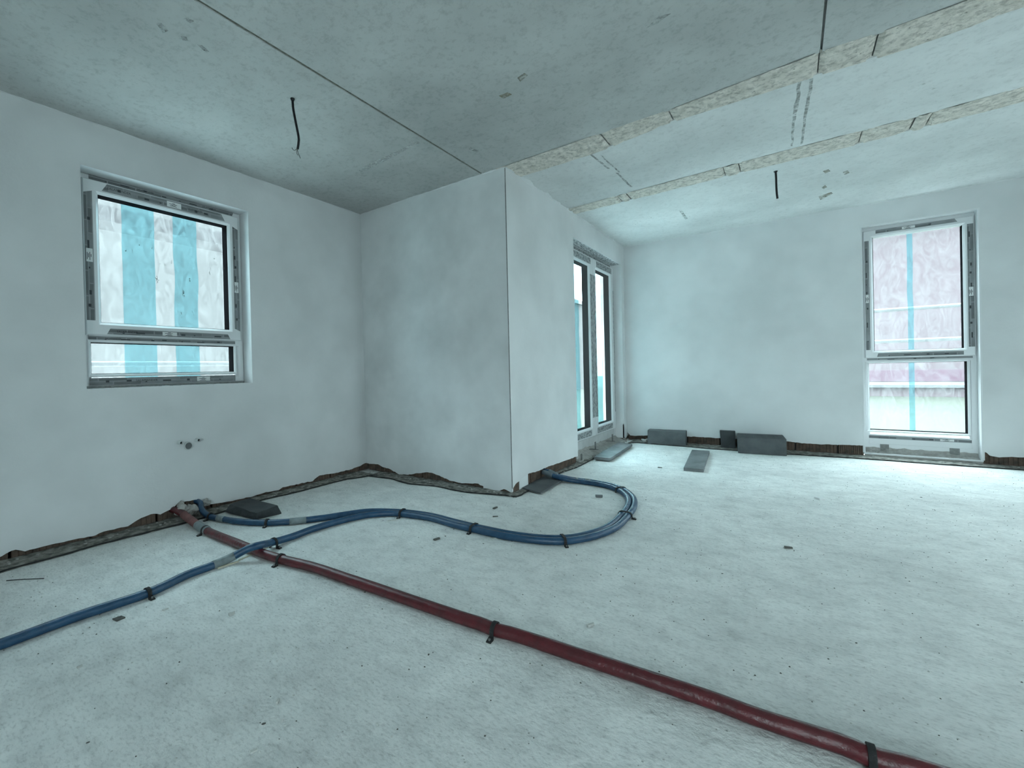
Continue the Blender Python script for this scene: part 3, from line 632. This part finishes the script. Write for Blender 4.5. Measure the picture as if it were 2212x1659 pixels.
for xx in (-.6, 3.2): stube((xx, Y2 + 1.2, -.8), (xx, Y2 + 1.2, 5), 'upright scaffold standard outside, ' + ('left' if xx < 0 else 'right') + ' of the back window', 'scaffold standards at the back')

# ------------------------------------------------------------------ membrane strips along the wall base
def membrane(pts_px, fr, wall_d, label, k, extra=None):
    """dusty felt strip lying from the wall foot to a rolled dark edge"""
    P = spline([fl(a, b_, 0) for a, b_ in pts_px], .03); b = MB(); vs = []; edge = []
    for i, p in enumerate(P):
        p = Vector((p.x + .006 * noise.noise(Vector((i * .3, k, 0))), p.y + .006 * noise.noise(Vector((i * .3, k, 8))), 0))
        f = fr(p.y if fr.k == 'x' else p.x, 0, .012)
        if fr.k == 'x': p.x = max(p.x, fr.f + .03)
        else: p.y = min(p.y, fr.f - .03)
        for t in (0, .35, .7, 1):
            q = f.lerp(p, t); z = .008 * (1 - t) ** 1.5 + .004 + .012 * abs(noise.noise(Vector((q.x * 11, q.y * 11, k)))); vs.append((q.x, q.y, z))
        vs.append((p.x, p.y, .0)); edge.append((p.x, p.y, .008 + .004 * noise.noise(Vector((i * .4, k, 3)))))
    n = len(P); b.add(vs, [(i * 5 + j, (i + 1) * 5 + j, (i + 1) * 5 + j + 1, i * 5 + j + 1) for i in range(n - 1) for j in range(4)])
    o = b.build('membrane_strip', DUST, recalc=False); tag(o, label, 'membrane')
    MB().tube(edge, [.0045 + .004 * abs(noise.noise(Vector((i * .25, k, 6)))) for i in range(n)], 6).build('rolled_edge', BLACKF, o)
membrane([(-900, 1495), (-400, 1352), (-60, 1257), (0, 1239), (46, 1225), (122, 1205), (220, 1177), (319, 1152), (405, 1130), (480, 1108), (566, 1082), (643, 1064), (740, 1039), (790, 1031), (815, 1027)], FL_, 0, 'dusty black-edged felt strip along foot of the left wall', 1)
membrane([(792, 1029), (806, 1031), (846, 1036), (880, 1046), (940, 1052), (983, 1061), (1018, 1066), (1069, 1070), (1100, 1073), (1116, 1075)], FN, 0, 'dusty felt strip along foot of the projecting corner', 2)
membrane([(1108, 1075), (1126, 1071), (1160, 1050), (1200, 1027), (1243, 1012), (1281, 993), (1320, 972)], FD, 0, 'dusty felt strip below the balcony door', 3)
membrane([(1352, 960), (1361, 958), (1375, 957), (1397, 959), (1484, 966), (1540, 971), (1600, 975), (1700, 982), (1860, 992), (2012, 1003), (2230, 1018), (2600, 1046), (3000, 1076)], FB, 0, 'dusty felt strip along foot of the back wall', 4)

# ------------------------------------------------------------------ pipes
RB, RR_ = .0215, .0255
redpx = [(372, 1100, .075), (392, 1108, .060), (410, 1122, .04), (448, 1147, RR_), (521, 1177, RR_), (555, 1191, RR_), (607, 1208, RR_), (679, 1226, RR_), (747, 1249, RR_), (815, 1272, RR_), (980, 1329, RR_), (1036, 1347, RR_), (1069, 1360, RR_), (1119, 1373, RR_), (1258, 1419, RR_), (1370, 1456, RR_), (1537, 1512, RR_), (1648, 1553, RR_), (1816, 1607, RR_), (1882, 1635, RR_), (1938, 1650, RR_), (1977, 1660, RR_), (2120, 1706, RR_), (2400, 1800, RR_)]
redP = spline([fl(*p) for p in redpx] + [Vector((1.6, 1.66, RR_)), Vector((2.7, 1.72, RR_)), Vector((XR - .05, 1.8, RR_))], .02)
rp_ = tag(MB().tube(redP, RR_, 14, wob=.03).build('red_pipe', RED, smooth=True), 'dark red insulated pipe running from left wall to foreground', 'pipe')
def near(path, px, py, z):
    q = fl(px, py, z); return min(range(len(path)), key=lambda i: (path[i] - q).length)
i0, i1 = near(redP, 398, 1112, .05), near(redP, 448, 1146, RR_)
MB().tube(redP[i0:i1], RR_ + .002, 14).build('dusty_sleeve', REDD, rp_, smooth=True)
i0 = near(redP, 428, 1136, RR_)
MB().tube(redP[i0:i1 + 1], RR_ + .0035, 14).build('tape_wrap', GTAPE, rp_, smooth=True)
bpx = [(-160, 1444, RB), (0, 1392, RB), (165, 1332, RB), (319, 1281, RB), (403, 1242, RB), (460, 1221, RB), (498, 1205, .03), (532, 1187, .064), (548, 1181, .075), (565, 1177, .066), (591, 1171, .036), (634, 1158, RB), (679, 1141.5, RB), (736, 1125, RB), (792, 1113, RB), (840, 1109, RB), (866, 1110, RB), (928, 1119, RB), (983, 1134, RB), (1026, 1144, RB), (1091, 1158, RB), (1159, 1167, RB), (1219, 1169, RB), (1267, 1162, RB), (1308, 1150, RB), (1335, 1136, RB), (1354, 1117, RB), (1369, 1096, RB), (1369, 1077, RB), (1352, 1061, RB), (1322, 1049, RB), (1281, 1041, RB), (1235, 1035, .028), (1205, 1028, .05)]
bB = spline([Vector((-2.80, YF + .05, RB)), Vector((-2.74, -1.9, RB)), Vector((-2.64, -.9, RB))] + [fl(*p) for p in bpx] + [Vector((X1 + .05, fl(1180, 1020, .07).y, .08)), Vector((X1 - .08, fl(1176, 1018, .07).y + .02, .06))], .02)
ej = near(bB, 840, 1109, RB)
apx = [(426, 1082, .10), (431, 1086, .085), (434, 1096, .065), (440, 1106, .04), (455, 1116, RB), (485, 1122, RB), (521, 1127, RB), (577, 1129, RB), (634, 1126, RB), (702, 1118, RB), (747, 1111, RB), (792, 1105, RB)]
join = []
for i in range(ej, len(bB), 8):
    t = (bB[min(i + 1, len(bB) - 1)] - bB[i - 1]); t.z = 0; t.normalize(); nrm = Vector((-t.y, t.x, 0)); join.append(bB[i] + nrm * (2 * RB + .001))
pA = [fl(*p) for p in apx]; pA[0].x = X0 - .06; pA[1].x = max(pA[1].x, X0 + .03); bA = spline(pA + join, .02)
blB = tag(MB().tube(bB, RB, 14, wob=.03).build('blue_pipe', BLUE, smooth=True), 'long blue insulated pipe crossing over the red pipe', 'pipe', 'blue pipes looping over the floor')
blA = tag(MB().tube(bA, RB, 14, wob=.03).build('blue_pipe', BLUE, smooth=True), 'blue insulated pipe leaving the left wall behind the dark slab', 'pipe', 'blue pipes looping over the floor')
def wrap(path, r, a, b_, root, nm='tape_wrap', mm=GTAPE):
    i, j = near(path, *a), near(path, *b_); i, j = min(i, j), max(i, j); MB().tube(path[i:j + 1], r, 14).build(nm, mm, root, smooth=True)
wrap(bB, RB + .0018, (463, 1218, RB), (512, 1198, .03), blB); wrap(bA, RB + .0018, (624, 1127, RB), (660, 1124, RB), blA)
wrap(bA, RB + .0012, (470, 1119, RB), (484, 1122, RB), blA)
wrap(bB, RB + .0015, (1262, 1040, RB), (1275, 1041, RB), blB); wrap(bB, RB + .0015, (1244, 1037, RB), (1251, 1038, RB), blB)
wrap(bB, RB + .001, (1183, 1021, .07), (1205, 1028, .05), blB, 'bare_sleeve', mat('grey_conduit', (.12, .15, .17), .5)); wrap(bA, RB + .001, (1183, 1017, .07), (1205, 1025, .05), blA, 'bare_sleeve', bpy.data.materials['grey_conduit'])
def clip(path, px, py, z, r, pair, label, side=-1):
    i = near(path, px, py, z); c = path[i]; t = path[min(i + 2, len(path) - 1)] - path[i - 2]; t.z = 0; t.normalize(); nn = Vector((-t.y, t.x, 0)) ; Z = Vector((0, 0, 1))
    root = tag(empty('pipe_clip', (c.x, c.y, 0)), label, 'clip', 'black pipe clips on the pipes')
    b = MB(); ri, ro, hw = r + .0015, r + .0055, .0085; pts = []
    L = 2 * r if pair else 0
    outline = [(-1, 0, -90)]; ang = [180 - 15 * k for k in range(7)]
    base = [(-math.cos(math.radians(15 * k)) , math.sin(math.radians(15 * k)), 0) for k in range(7)] + [(math.cos(math.radians(90 - 15 * k)), math.sin(math.radians(90 - 15 * k)), L) for k in range(7)]
    base = [(-1, -max(0, c.z - .001) / ri, 0)] + base + [(1, -max(0, c.z - .001) / ri, L)]
    for s in (-hw, hw):
        for rad in (ri, ro):
            for cx_, sz_, sh in base:
                zz = c.z + (sz_ * rad if sz_ >= 0 else sz_ * ri); pts.append(c - Z * c.z + nn * (cx_ * rad + sh) + Z * max(.0005, zz) + t * s)
    n = len(base); q = lambda si, ra, i_: (si * 2 + ra) * n + i_
    fs = []
    for k in range(n - 1):
        fs += [(q(0, 0, k), q(0, 0, k + 1), q(0, 1, k + 1), q(0, 1, k)), (q(1, 0, k), q(1, 1, k), q(1, 1, k + 1), q(1, 0, k + 1)), (q(0, 1, k), q(0, 1, k + 1), q(1, 1, k + 1), q(1, 1, k)), (q(0, 0, k), q(1, 0, k), q(1, 0, k + 1), q(0, 0, k + 1))]
    fs += [(q(0, 0, 0), q(0, 1, 0), q(1, 1, 0), q(1, 0, 0)), (q(0, 0, n - 1), q(1, 0, n - 1), q(1, 1, n - 1), q(0, 1, n - 1))]
    at_origin(b.add(pts, fs).build('strap', BLACKF, None), root)
    f0 = c - Z * c.z + nn * (side * (ro) if side < 0 else ro + L); mb = MB(); e1 = nn * side * .026; e2 = t * .010
    mb.hexa([f0 - e2 + Z * .0005, f0 + e2 + Z * .0005, f0 + e1 + e2 + Z * .0005, f0 + e1 - e2 + Z * .0005], [f0 - e2 + Z * .012, f0 + e2 + Z * .012, f0 + e1 + e2 + Z * .005, f0 + e1 - e2 + Z * .005])
    at_origin(mb.build('foot', BLACKF, None), root)
    at_origin(MB().tube([f0 + e1 * .6 + Z * .004, f0 + e1 * .6 + Z * .014], .005, 8).build('nail_head', METAL, None), root)
for args in [(bB, 322, 1280, RB, RB, False, 'black clip on single blue pipe nearest the left edge'), (bB, 591, 1171, .036, RB, False, 'black clip on blue pipe just past the red pipe crossing'),
             (bA, 575, 1129, RB, RB, False, 'black clip on blue pipe beside the dark slab'), (bA, 456, 1116, RB, RB, False, 'black clip on blue pipe where it leaves the left wall'),
             (bB, 865, 1110, RB, RB, True, 'black clip at the first bend of paired blue pipes'), (bB, 1022, 1143, RB, RB, True, 'black clip midway along the paired blue pipes'),
             (bB, 1220, 1169, RB, RB, True, 'black clip on paired blue pipes at front of the loop'), (bB, 1357, 1113, RB, RB, True, 'black clip on right side of the blue loop'),
             (bB, 1346, 1058, RB, RB, True, 'black clip on far side of the blue loop'),
             (redP, 605, 1208, RR_, RR_, False, 'black clip on red pipe just past the crossing'), (redP, 1069, 1361, RR_, RR_, False, 'black clip midway along the red pipe'),
             (redP, 1885, 1636, RR_, RR_, False, 'black clip on red pipe at bottom right corner'), (redP, 443, 1145, RR_, RR_, False, 'black clip on red pipe nearest the left wall')]:
    clip(*args)

# ------------------------------------------------------------------ blocks, boards and slabs
def lift(pts, h, ins=0):
    c = sum((Vector(p) for p in pts), Vector()) / 4; return [Vector(p) + (c - Vector(p)).normalized() * ins + Vector((0, 0, h)) for p in pts]
def quad(a, b_, depth, z=0.0):
    a, b_ = Vector((a[0], a[1], z)), Vector((b_[0], b_[1], z)); n = Vector((-(b_ - a).y, (b_ - a).x, 0)).normalized() * depth; return [a, b_, b_ + n, a + n]
q = quad((-1.56, 6.40), (-1.10, 6.445), .17)
o = link('building_block', slab_mesh('building_block', q, lift(q, .188), BLOCK, .008, 3, .004, 1)); tag(o, 'chipped dark grey block lying nearest the balcony door', 'block', 'dark grey blocks by the back wall')
q = quad((-.715, 6.51), (-.562, 6.525), .10)
o = link('building_block', slab_mesh('building_block', q, [p + Vector((-.012 * (i in (0, 3)), 0, .215)) for i, p in enumerate(q)], BLOCKD, .004, 2, .002, 2)); tag(o, 'near-black upright block half hidden behind the ribbed block', 'block', 'dark grey blocks by the back wall')
q = quad((-.512, 6.235), (-.05, 6.285), .33)
root = tag(empty('ribbed_block', q[0]), 'large dark grey block with ribbed top beside the back window', 'block', 'dark grey blocks by the back wall')
at_origin(link('body', slab_mesh('body', q, lift(q, .192), BLOCK, .005, 3, .002, 3)), root)
mb = MB(); n = 30; T = lift(q, .192)
for i in range(n):
    t0, t1 = (i + .2) / n, (i + .75) / n; A = T[0].lerp(T[1], .012 + .976 * t0), T[0].lerp(T[1], .012 + .976 * t1), T[3].lerp(T[2], .012 + .976 * t1), T[3].lerp(T[2], .012 + .976 * t0)
    mb.hexa([p - Vector((0, 0, .002)) for p in A], [p + Vector((0, 0, .004)) for p in A])
at_origin(mb.build('top_ribs', BLOCK, None), root)
P = [fl(1283, 992.5, .012), fl(1318, 996, .012), fl(1366, 964, .012)]; P.append(P[0] + (fl(1337, 955, .045) - fl(1282.6, 987, .045)))
o = link('grey_board', slab_mesh('grey_board', P, lift(P, .032), PLANK, .003, 3, .001, 4)); tag(o, 'pale grey board lying in front of the balcony door', 'board', 'grey boards on the floor')
P = [fl(1476.6, 1017), fl(1520, 1020.6), fl(1533, 979.5)]; P.append(P[0] + P[2] - P[1] + Vector((-.01, 0, 0)))
o = link('grey_board', slab_mesh('grey_board', P, lift(P, .032), PLANK, .003, 3, .001, 5)); tag(o, 'dark grey board lying alone out on the floor', 'board', 'grey boards on the floor')
T_ = [fl(496, 1088.5, .065), fl(555, 1109, .065), fl(600, 1091, .065), fl(539, 1075, .065)]; B_ = [fl(485, 1106, .012), fl(552.5, 1123.5, .0), fl(609, 1110, .0)]; B_.append(T_[3] - Vector((0.02, 0, .053)))
o = link('insulation_slab', slab_mesh('insulation_slab', B_, T_, BLOCKD, .006, 3, .004, 6)); tag(o, 'broken black insulation slab lying against the left wall', 'insulation')
P = [fl(1128, 1056, .011), fl(1168, 1067, .011), fl(1220, 1037, .011), fl(1181, 1028, .011)]
o = link('flat_slab', slab_mesh('flat_slab', P, lift(P, .012), BLOCK, .002, 3, .0008, 7)); tag(o, 'thin dark grey slab at the foot of the projecting corner', 'slab')

# ------------------------------------------------------------------ ceiling cables and wall pipe stubs
def hang(px_pts):
    p0 = fl(*px_pts[0], H); nrm = Vector((_fw.x, _fw.y, 0)).normalized(); out = []
    for a, b_ in px_pts:
        d = _fw + (a - PX) / F * _rt - (b_ - PY) / F * _up; out.append(EYE + d * ((p0 - EYE).dot(nrm) / d.dot(nrm)))
    return out
P = hang([(632, 213), (633, 232), (638, 260), (643, 285), (645.5, 302), (643, 322)])
o = tag(MB().tube(spline([P[0] + Vector((0, 0, .03))] + P, .02), .0072, 10).build('ceiling_cable', CABLE, smooth=True), 'black cable with frayed bare ends hanging from left ceiling', 'cable', 'black cables hanging from the ceiling')
MB().tube([P[0] + Vector((0, 0, .002)), P[0] - Vector((0, 0, .012))], [.014, .010], 10).build('sleeve', CABLE, o)
for wpx in ([(642, 321), (636, 325), (632, 322), (631, 319)], [(642, 321), (644, 330), (649, 342)], [(642, 322), (641, 330), (643, 335)]):
    MB().tube(spline([P[-1] + (q - P[-1]) for q in [hang([(632, 213), w_])[1] for w_ in wpx]], .01), .0017, 6).build('bare_wire', COPPER, o)
P = hang([(1675.5, 370), (1676.5, 385), (1677, 402), (1678, 418), (1679.5, 429)])
o = tag(MB().tube(spline([P[0] + Vector((0, 0, .03))] + P, .02), .0085, 10).build('ceiling_cable', CABLE, smooth=True), 'short straight black cable hanging before the back wall', 'cable', 'black cables hanging from the ceiling')
MB().tube([P[0] + Vector((0, 0, .002)), P[0] - Vector((0, 0, .010))], [.018, .010], 10).build('sleeve', CABLE, o)
def stub(px, py, label, r=.016, L=.045):
    p = at(px, py, 0, X0 + L); root = tag(empty('pipe_stub', (X0, p.y, p.z)), label, 'pipe', 'white pipe stubs in the left wall')
    b = MB(); seg = 16; vs = []
    for xx, rr in ((X0 - .03, r), (X0 + L - .003, r), (X0 + L, r - .002), (X0 + L, r - .004), (X0 + L - .03, r - .005)):
        for k in range(seg): a = 2 * math.pi * k / seg; vs.append((xx, p.y + rr * math.cos(a), p.z + rr * math.sin(a)))
    b.add(vs, [(i * seg + k, i * seg + (k + 1) % seg, (i + 1) * seg + (k + 1) % seg, (i + 1) * seg + k) for i in range(4) for k in range(seg)])
    at_origin(b.build('tube', WHITEP, None, smooth=True), root)
    at_origin(MB().tube([(X0 + L - .03, p.y, p.z), (X0 + L - .028, p.y, p.z)], r - .0045, 16).build('bore', HOLE, None), root)
stub(393, 957, 'white pipe stub on left wall, left of the pair'); stub(431, 951, 'white pipe stub on left wall, right of the pair')
p = at(407, 963, 0, X0 + .004); root = tag(empty('drain_socket', (X0, p.y, p.z)), 'grey round drain socket below the white pipe stubs', 'socket')
b = MB(); seg = 22; vs = []
for xx, rr in ((X0 - .02, .031), (X0 + .014, .031), (X0 + .016, .029), (X0 + .014, .026), (X0 - .015, .025)):
    for k in range(seg): a = 2 * math.pi * k / seg; vs.append((xx, p.y + rr * math.cos(a), p.z + rr * math.sin(a)))
b.add(vs, [(i * seg + k, i * seg + (k + 1) % seg, (i + 1) * seg + (k + 1) % seg, (i + 1) * seg + k) for i in range(4) for k in range(seg)])
at_origin(b.build('collar', WHITEP, None, smooth=True), root)
at_origin(MB().tube([(X0 - .004, p.y, p.z), (X0 + .004, p.y, p.z)], .0255, 22).build('plug', GREYP, None), root)

# ------------------------------------------------------------------ rubble and litter
def chunk(name, px, py, size, label, cat, material, rot=0, group=None, z=0.0, seed=1, amp=.30):
    me = rough_chunk(size, seed, 3, amp); me.materials.append(material); o = link(name, me); p = fl(px, py, z); o.location = p; o.rotation_euler.z = rot; tag(o, label, cat, group); return o
p = chunk('mortar_lump', 391, 1112, (.10, .09, .095), 'white mortar dome over the red pipe at the wall', 'mortar', MORT, .3, z=.0, seed=3); p.location = (X0 + .035, at(391, 1096, 0, X0 + .02).y, .035)
p = chunk('mortar_lump', 412, 1106, (.10, .13, .085), 'pale mortar lump between red and blue pipe ends', 'mortar', MORT, .7, seed=4); p.location = (X0 + .045, at(412, 1100, 0, X0 + .02).y, .02)
p = chunk('mortar_lump', 440, 1096, (.05, .06, .05), 'small torn mortar lump beside the blue pipe end', 'mortar', MORT, .2, seed=5); p.location = (X0 + .02, at(444, 1090, 0, X0).y, .05)
p = chunk('mortar_lump', 1400, 950, (.09, .08, .05), 'mortar lump at left end of the chipped block', 'mortar', MORT, .4, seed=6); p.location = (-1.62, 6.52, .01)
for i, (a, b_, s) in enumerate(((1330, 946, .07), (1340, 944, .06), (1347, 948, .05), (1356, 944, .06))):
    o = chunk('mortar_lump', a, b_ + 3, (s, s * .9, s * .6), ('leftmost', 'second', 'third', 'rightmost')[i] + ' mortar lump in the corner between door and back wall', 'mortar', MORT, i, 'corner rubble', seed=10 + i); o.location.y = min(o.location.y, Y2 - .05)
# crumbs along the wall feet
cm = [rough_chunk((1, .8, .6), s, 1, .16) for s in range(4)]
for me in cm: me.materials.append(MORT)
def rubble(fr, ua, ub, n, label, seed):
    """uncountable mortar crumbs along a wall foot, one object"""
    rr = random.Random(seed); mb = MB()
    for i in range(n):
        u = rr.uniform(ua, ub); s_ = rr.choice((.005, .007, .010, .014, .02)); p = fr(u, .008, -rr.uniform(.015, .095)); a = rr.uniform(0, 6.28); ca, sa_ = math.cos(a), math.sin(a)
        me = cm[i % 4]; mb.add([(p.x + (v.co.x * ca - v.co.y * sa_) * s_ * 1.2, p.y + (v.co.x * sa_ + v.co.y * ca) * s_, p.z + v.co.z * s_) for v in me.vertices], [tuple(f.vertices) for f in me.polygons])
    tag(mb.build('mortar_rubble', MORT, recalc=False), label, 'rubble', kind='stuff')
rubble(FL_, -.1, Y1 - .05, 120, 'mortar crumbs strewn along the foot of the left wall', 1)
rubble(FN, X0 + .1, X1 - .02, 90, 'mortar crumbs strewn along foot of the projecting corner', 2)
rubble(FD, Y1 + .1, 6.4, 90, 'mortar crumbs strewn below the balcony door', 3)
rubble(FB, -1.1, 1.9, 70, 'mortar crumbs strewn along the foot of the back wall', 4)
# litter on the floor
def sliver(name, a, b_, wd, th, label, cat, material, group=None, z=.0):
    A, B = fl(*a), fl(*b_); t = (B - A).normalized(); nn = Vector((-t.y, t.x, 0)) * wd / 2
    J = lambda: Vector((R.uniform(-.25, .25) * wd, R.uniform(-.25, .25) * wd, 0)); L = [A - nn + J(), B - nn * .7 + J(), B + nn * .6 + J(), A + nn + J()] if wd > .011 else [A - nn, B - nn * .8, B + nn * .8, A + nn]; me = slab_mesh(name, [p + Vector((0, 0, z)) for p in L], [p + Vector((0, 0, z + th)) for p in L], material, min(wd, th) * .2, 1, .0008, len(name)); o = link(name, me); tag(o, label, cat, group); return o
sliver('wood_stick', (469, 1229), (515, 1214), .014, .008, 'short pale wooden stick below the blue pipe', 'stick', WOOD)
sliver('wood_stick', (516, 1211), (583, 1181), .010, .006, 'long thin pale stick lying under the blue pipe', 'stick', WOOD)
sliver('wood_stick', (838, 1126), (863, 1122), .012, .005, 'flat pale splinter below first bend of blue pipes', 'stick', CHIP_L)
sliver('plastic_offcut', (1288, 1074.5), (1301, 1075), .026, .022, 'grey plug offcut inside the blue pipe loop', 'offcut', GREYP)
sliver('white_scrap', (1279, 1076), (1289, 1074), .018, .005, 'white paper scrap beside the grey offcut', 'scrap', LABEL)
sliver('white_scrap', (1764, 1076), (1777, 1080), .05, .012, 'white crumpled scrap out on the right floor', 'scrap', LABEL)
sliver('dark_flake', (246, 1341), (265, 1334), .030, .006, 'dark brown flake in the left foreground', 'flake', CHIP_D)
sliver('dark_flake', (1694, 1184), (1712, 1185), .018, .010, 'dark chip lying alone on right floor', 'flake', CHIP_D)
sliver('mortar_chip', (494, 1331), (508, 1325), .016, .010, 'cream pointed mortar chip in left foreground', 'chip', CHIP_L)
sliver('mortar_chip', (352, 1320), (363, 1315), .014, .006, 'pale curled chip just below the blue pipe', 'chip', CHIP_L)
sliver('mortar_chip', (1270, 1355), (1283, 1350), .014, .010, 'light grey chip right of the red pipe clip', 'chip', CHIP_L)
sliver('mortar_chip', (166, 1444), (178, 1439), .008, .007, 'narrow pale chip at lower left', 'chip', CHIP_L)
sliver('mortar_chip', (598, 1521), (603, 1512), .008, .008, 'thin upright chip in bottom foreground', 'chip', CHIP_L)
sliver('mortar_chip', (540, 1627), (556, 1620), .010, .004, 'grey flat chip near the bottom edge', 'chip', CHIP_L)
sliver('mortar_chip', (1060, 1164), (1073, 1162), .018, .005, 'flat grey chip in front of the paired pipes', 'chip', CHIP_L)
sliver('mortar_chip', (938, 1168), (948, 1164), .018, .010, 'small brown stone below the paired pipes', 'chip', CHIP_D)
sliver('mortar_chip', (1064, 1116.5), (1076, 1116), .014, .006, 'dark flake inside the loop', 'chip', CHIP_D)
sliver('mortar_chip', (1068, 1100), (1074, 1097), .02, .010, 'dark crumb inside the loop near the corner', 'chip', CHIP_D)
sliver('mortar_chip', (1420, 1010), (1430, 1011), .02, .006, 'dark flat crumb left of the lone board', 'chip', CHIP_D)
o = tag(MB().tube(spline([fl(14, 1254, .003), fl(50, 1251.5, .004), fl(95, 1249.5, .003)], .03), .002, 6).build('thin_wire', CABLE), 'thin dark wire on the floor by the left edge', 'wire')
DL = [rough_chunk((1, .8, .5), 20 + s, 1, .18) for s in range(3)]
for me in DL: me.materials.append(CHIP_D)
LL = [rough_chunk((1, .7, .5), 30 + s, 1, .18) for s in range(3)]
for me in LL: me.materials.append(CHIP_L)
rr = random.Random(11)
spots = [(980, 1144, 'dark crumb beside the clip midway along the paired pipes'), (962, 1159, 'dark crumb left of the flat grey chip'), (1044, 1175, 'dark crumb below the paired blue pipes'),
         (1106, 1170, 'dark crumb just under the front curve of the pipes'), (1246, 1200, 'dark crumb in front of the loop clip'), (655, 1192, 'dark crumb between blue pipe and red pipe past the crossing'),
         (688, 1251, 'dark crumb just below the red pipe past its first clip'), (788, 1280, 'dark crumb close under the red pipe halfway to its middle clip'), (1330, 1060, 'dark crumb inside the far bend of the loop'),
         (1395, 1080, 'dark crumb just outside the far right of the loop'), (1500, 990, 'dark crumb hard against the lone board'), (1440, 985, 'dark crumb between the two grey boards'),
         (1600, 1000, 'dark crumb in front of the ribbed block, left one'), (1640, 1006, 'dark crumb in front of the ribbed block, right one'), (926, 1415, 'dark crumb on open floor left of the red pipe clip'),
         (1560, 1240, 'dark crumb on the open floor right of the loop'), (1850, 1390, 'dark crumb on the right floor above the red pipe end'), (2130, 1210, 'dark crumb nearest the right edge of the floor'),
         (1990, 1075, 'dark crumb before the back window'), (570, 1565, 'dark crumb at bottom left of the floor'), (190, 1605, 'dark crumb in the bottom left corner'),
         (596, 1458, 'pale crumb on the left foreground floor'), (640, 1400, 'pale crumb between the blue and red pipes in front'), (1400, 1230, 'pale crumb on the floor right of the loop front'), (1800, 1020, 'pale crumb right of the ribbed block')]
for i, (a, b_, lb) in enumerate(spots):
    dark = lb.startswith('dark'); o = link('floor_crumb', (DL if dark else LL)[i % 3]); o.location = fl(a, b_, -.001); s = rr.uniform(.006, .011); o.scale = (s * 1.3, s, s); o.rotation_euler.z = rr.uniform(0, 6)
    tag(o, lb, 'crumb', 'dark crumbs on the floor' if dark else 'pale crumbs on the floor')
def grit(n, material, seed, smin, smax):
    rr = random.Random(seed); mb = MB()
    for i in range(n):
        x, y = rr.uniform(X0 + .1, 3.2), rr.uniform(-.2, Y2 - .1)
        if x < X1 + .06 and y > Y1 - .08: continue
        s = rr.uniform(smin, smax) ; a = rr.uniform(0, 6.28); ca, sa_ = math.cos(a) * s, math.sin(a) * s
        mb.add([(x + ca * 1.4, y + sa_ * 1.4, -.0005), (x - sa_, y + ca, -.0005), (x - ca, y - sa_, -.0005), (x + sa_, y - ca, -.0005), (x + ca * .2, y + sa_ * .2, s * .9)], [(0, 1, 4), (1, 2, 4), (2, 3, 4), (3, 0, 4)])
    return mb.build('floor_grit', material, recalc=False)
tag(grit(3200, CHIP_L, 5, .0015, .0045), 'fine pale grit scattered over the concrete floor', 'grit', kind='stuff')
tag(grit(1500, CHIP_D, 6, .0015, .0042), 'fine dark grit scattered over the concrete floor', 'grit', kind='stuff')
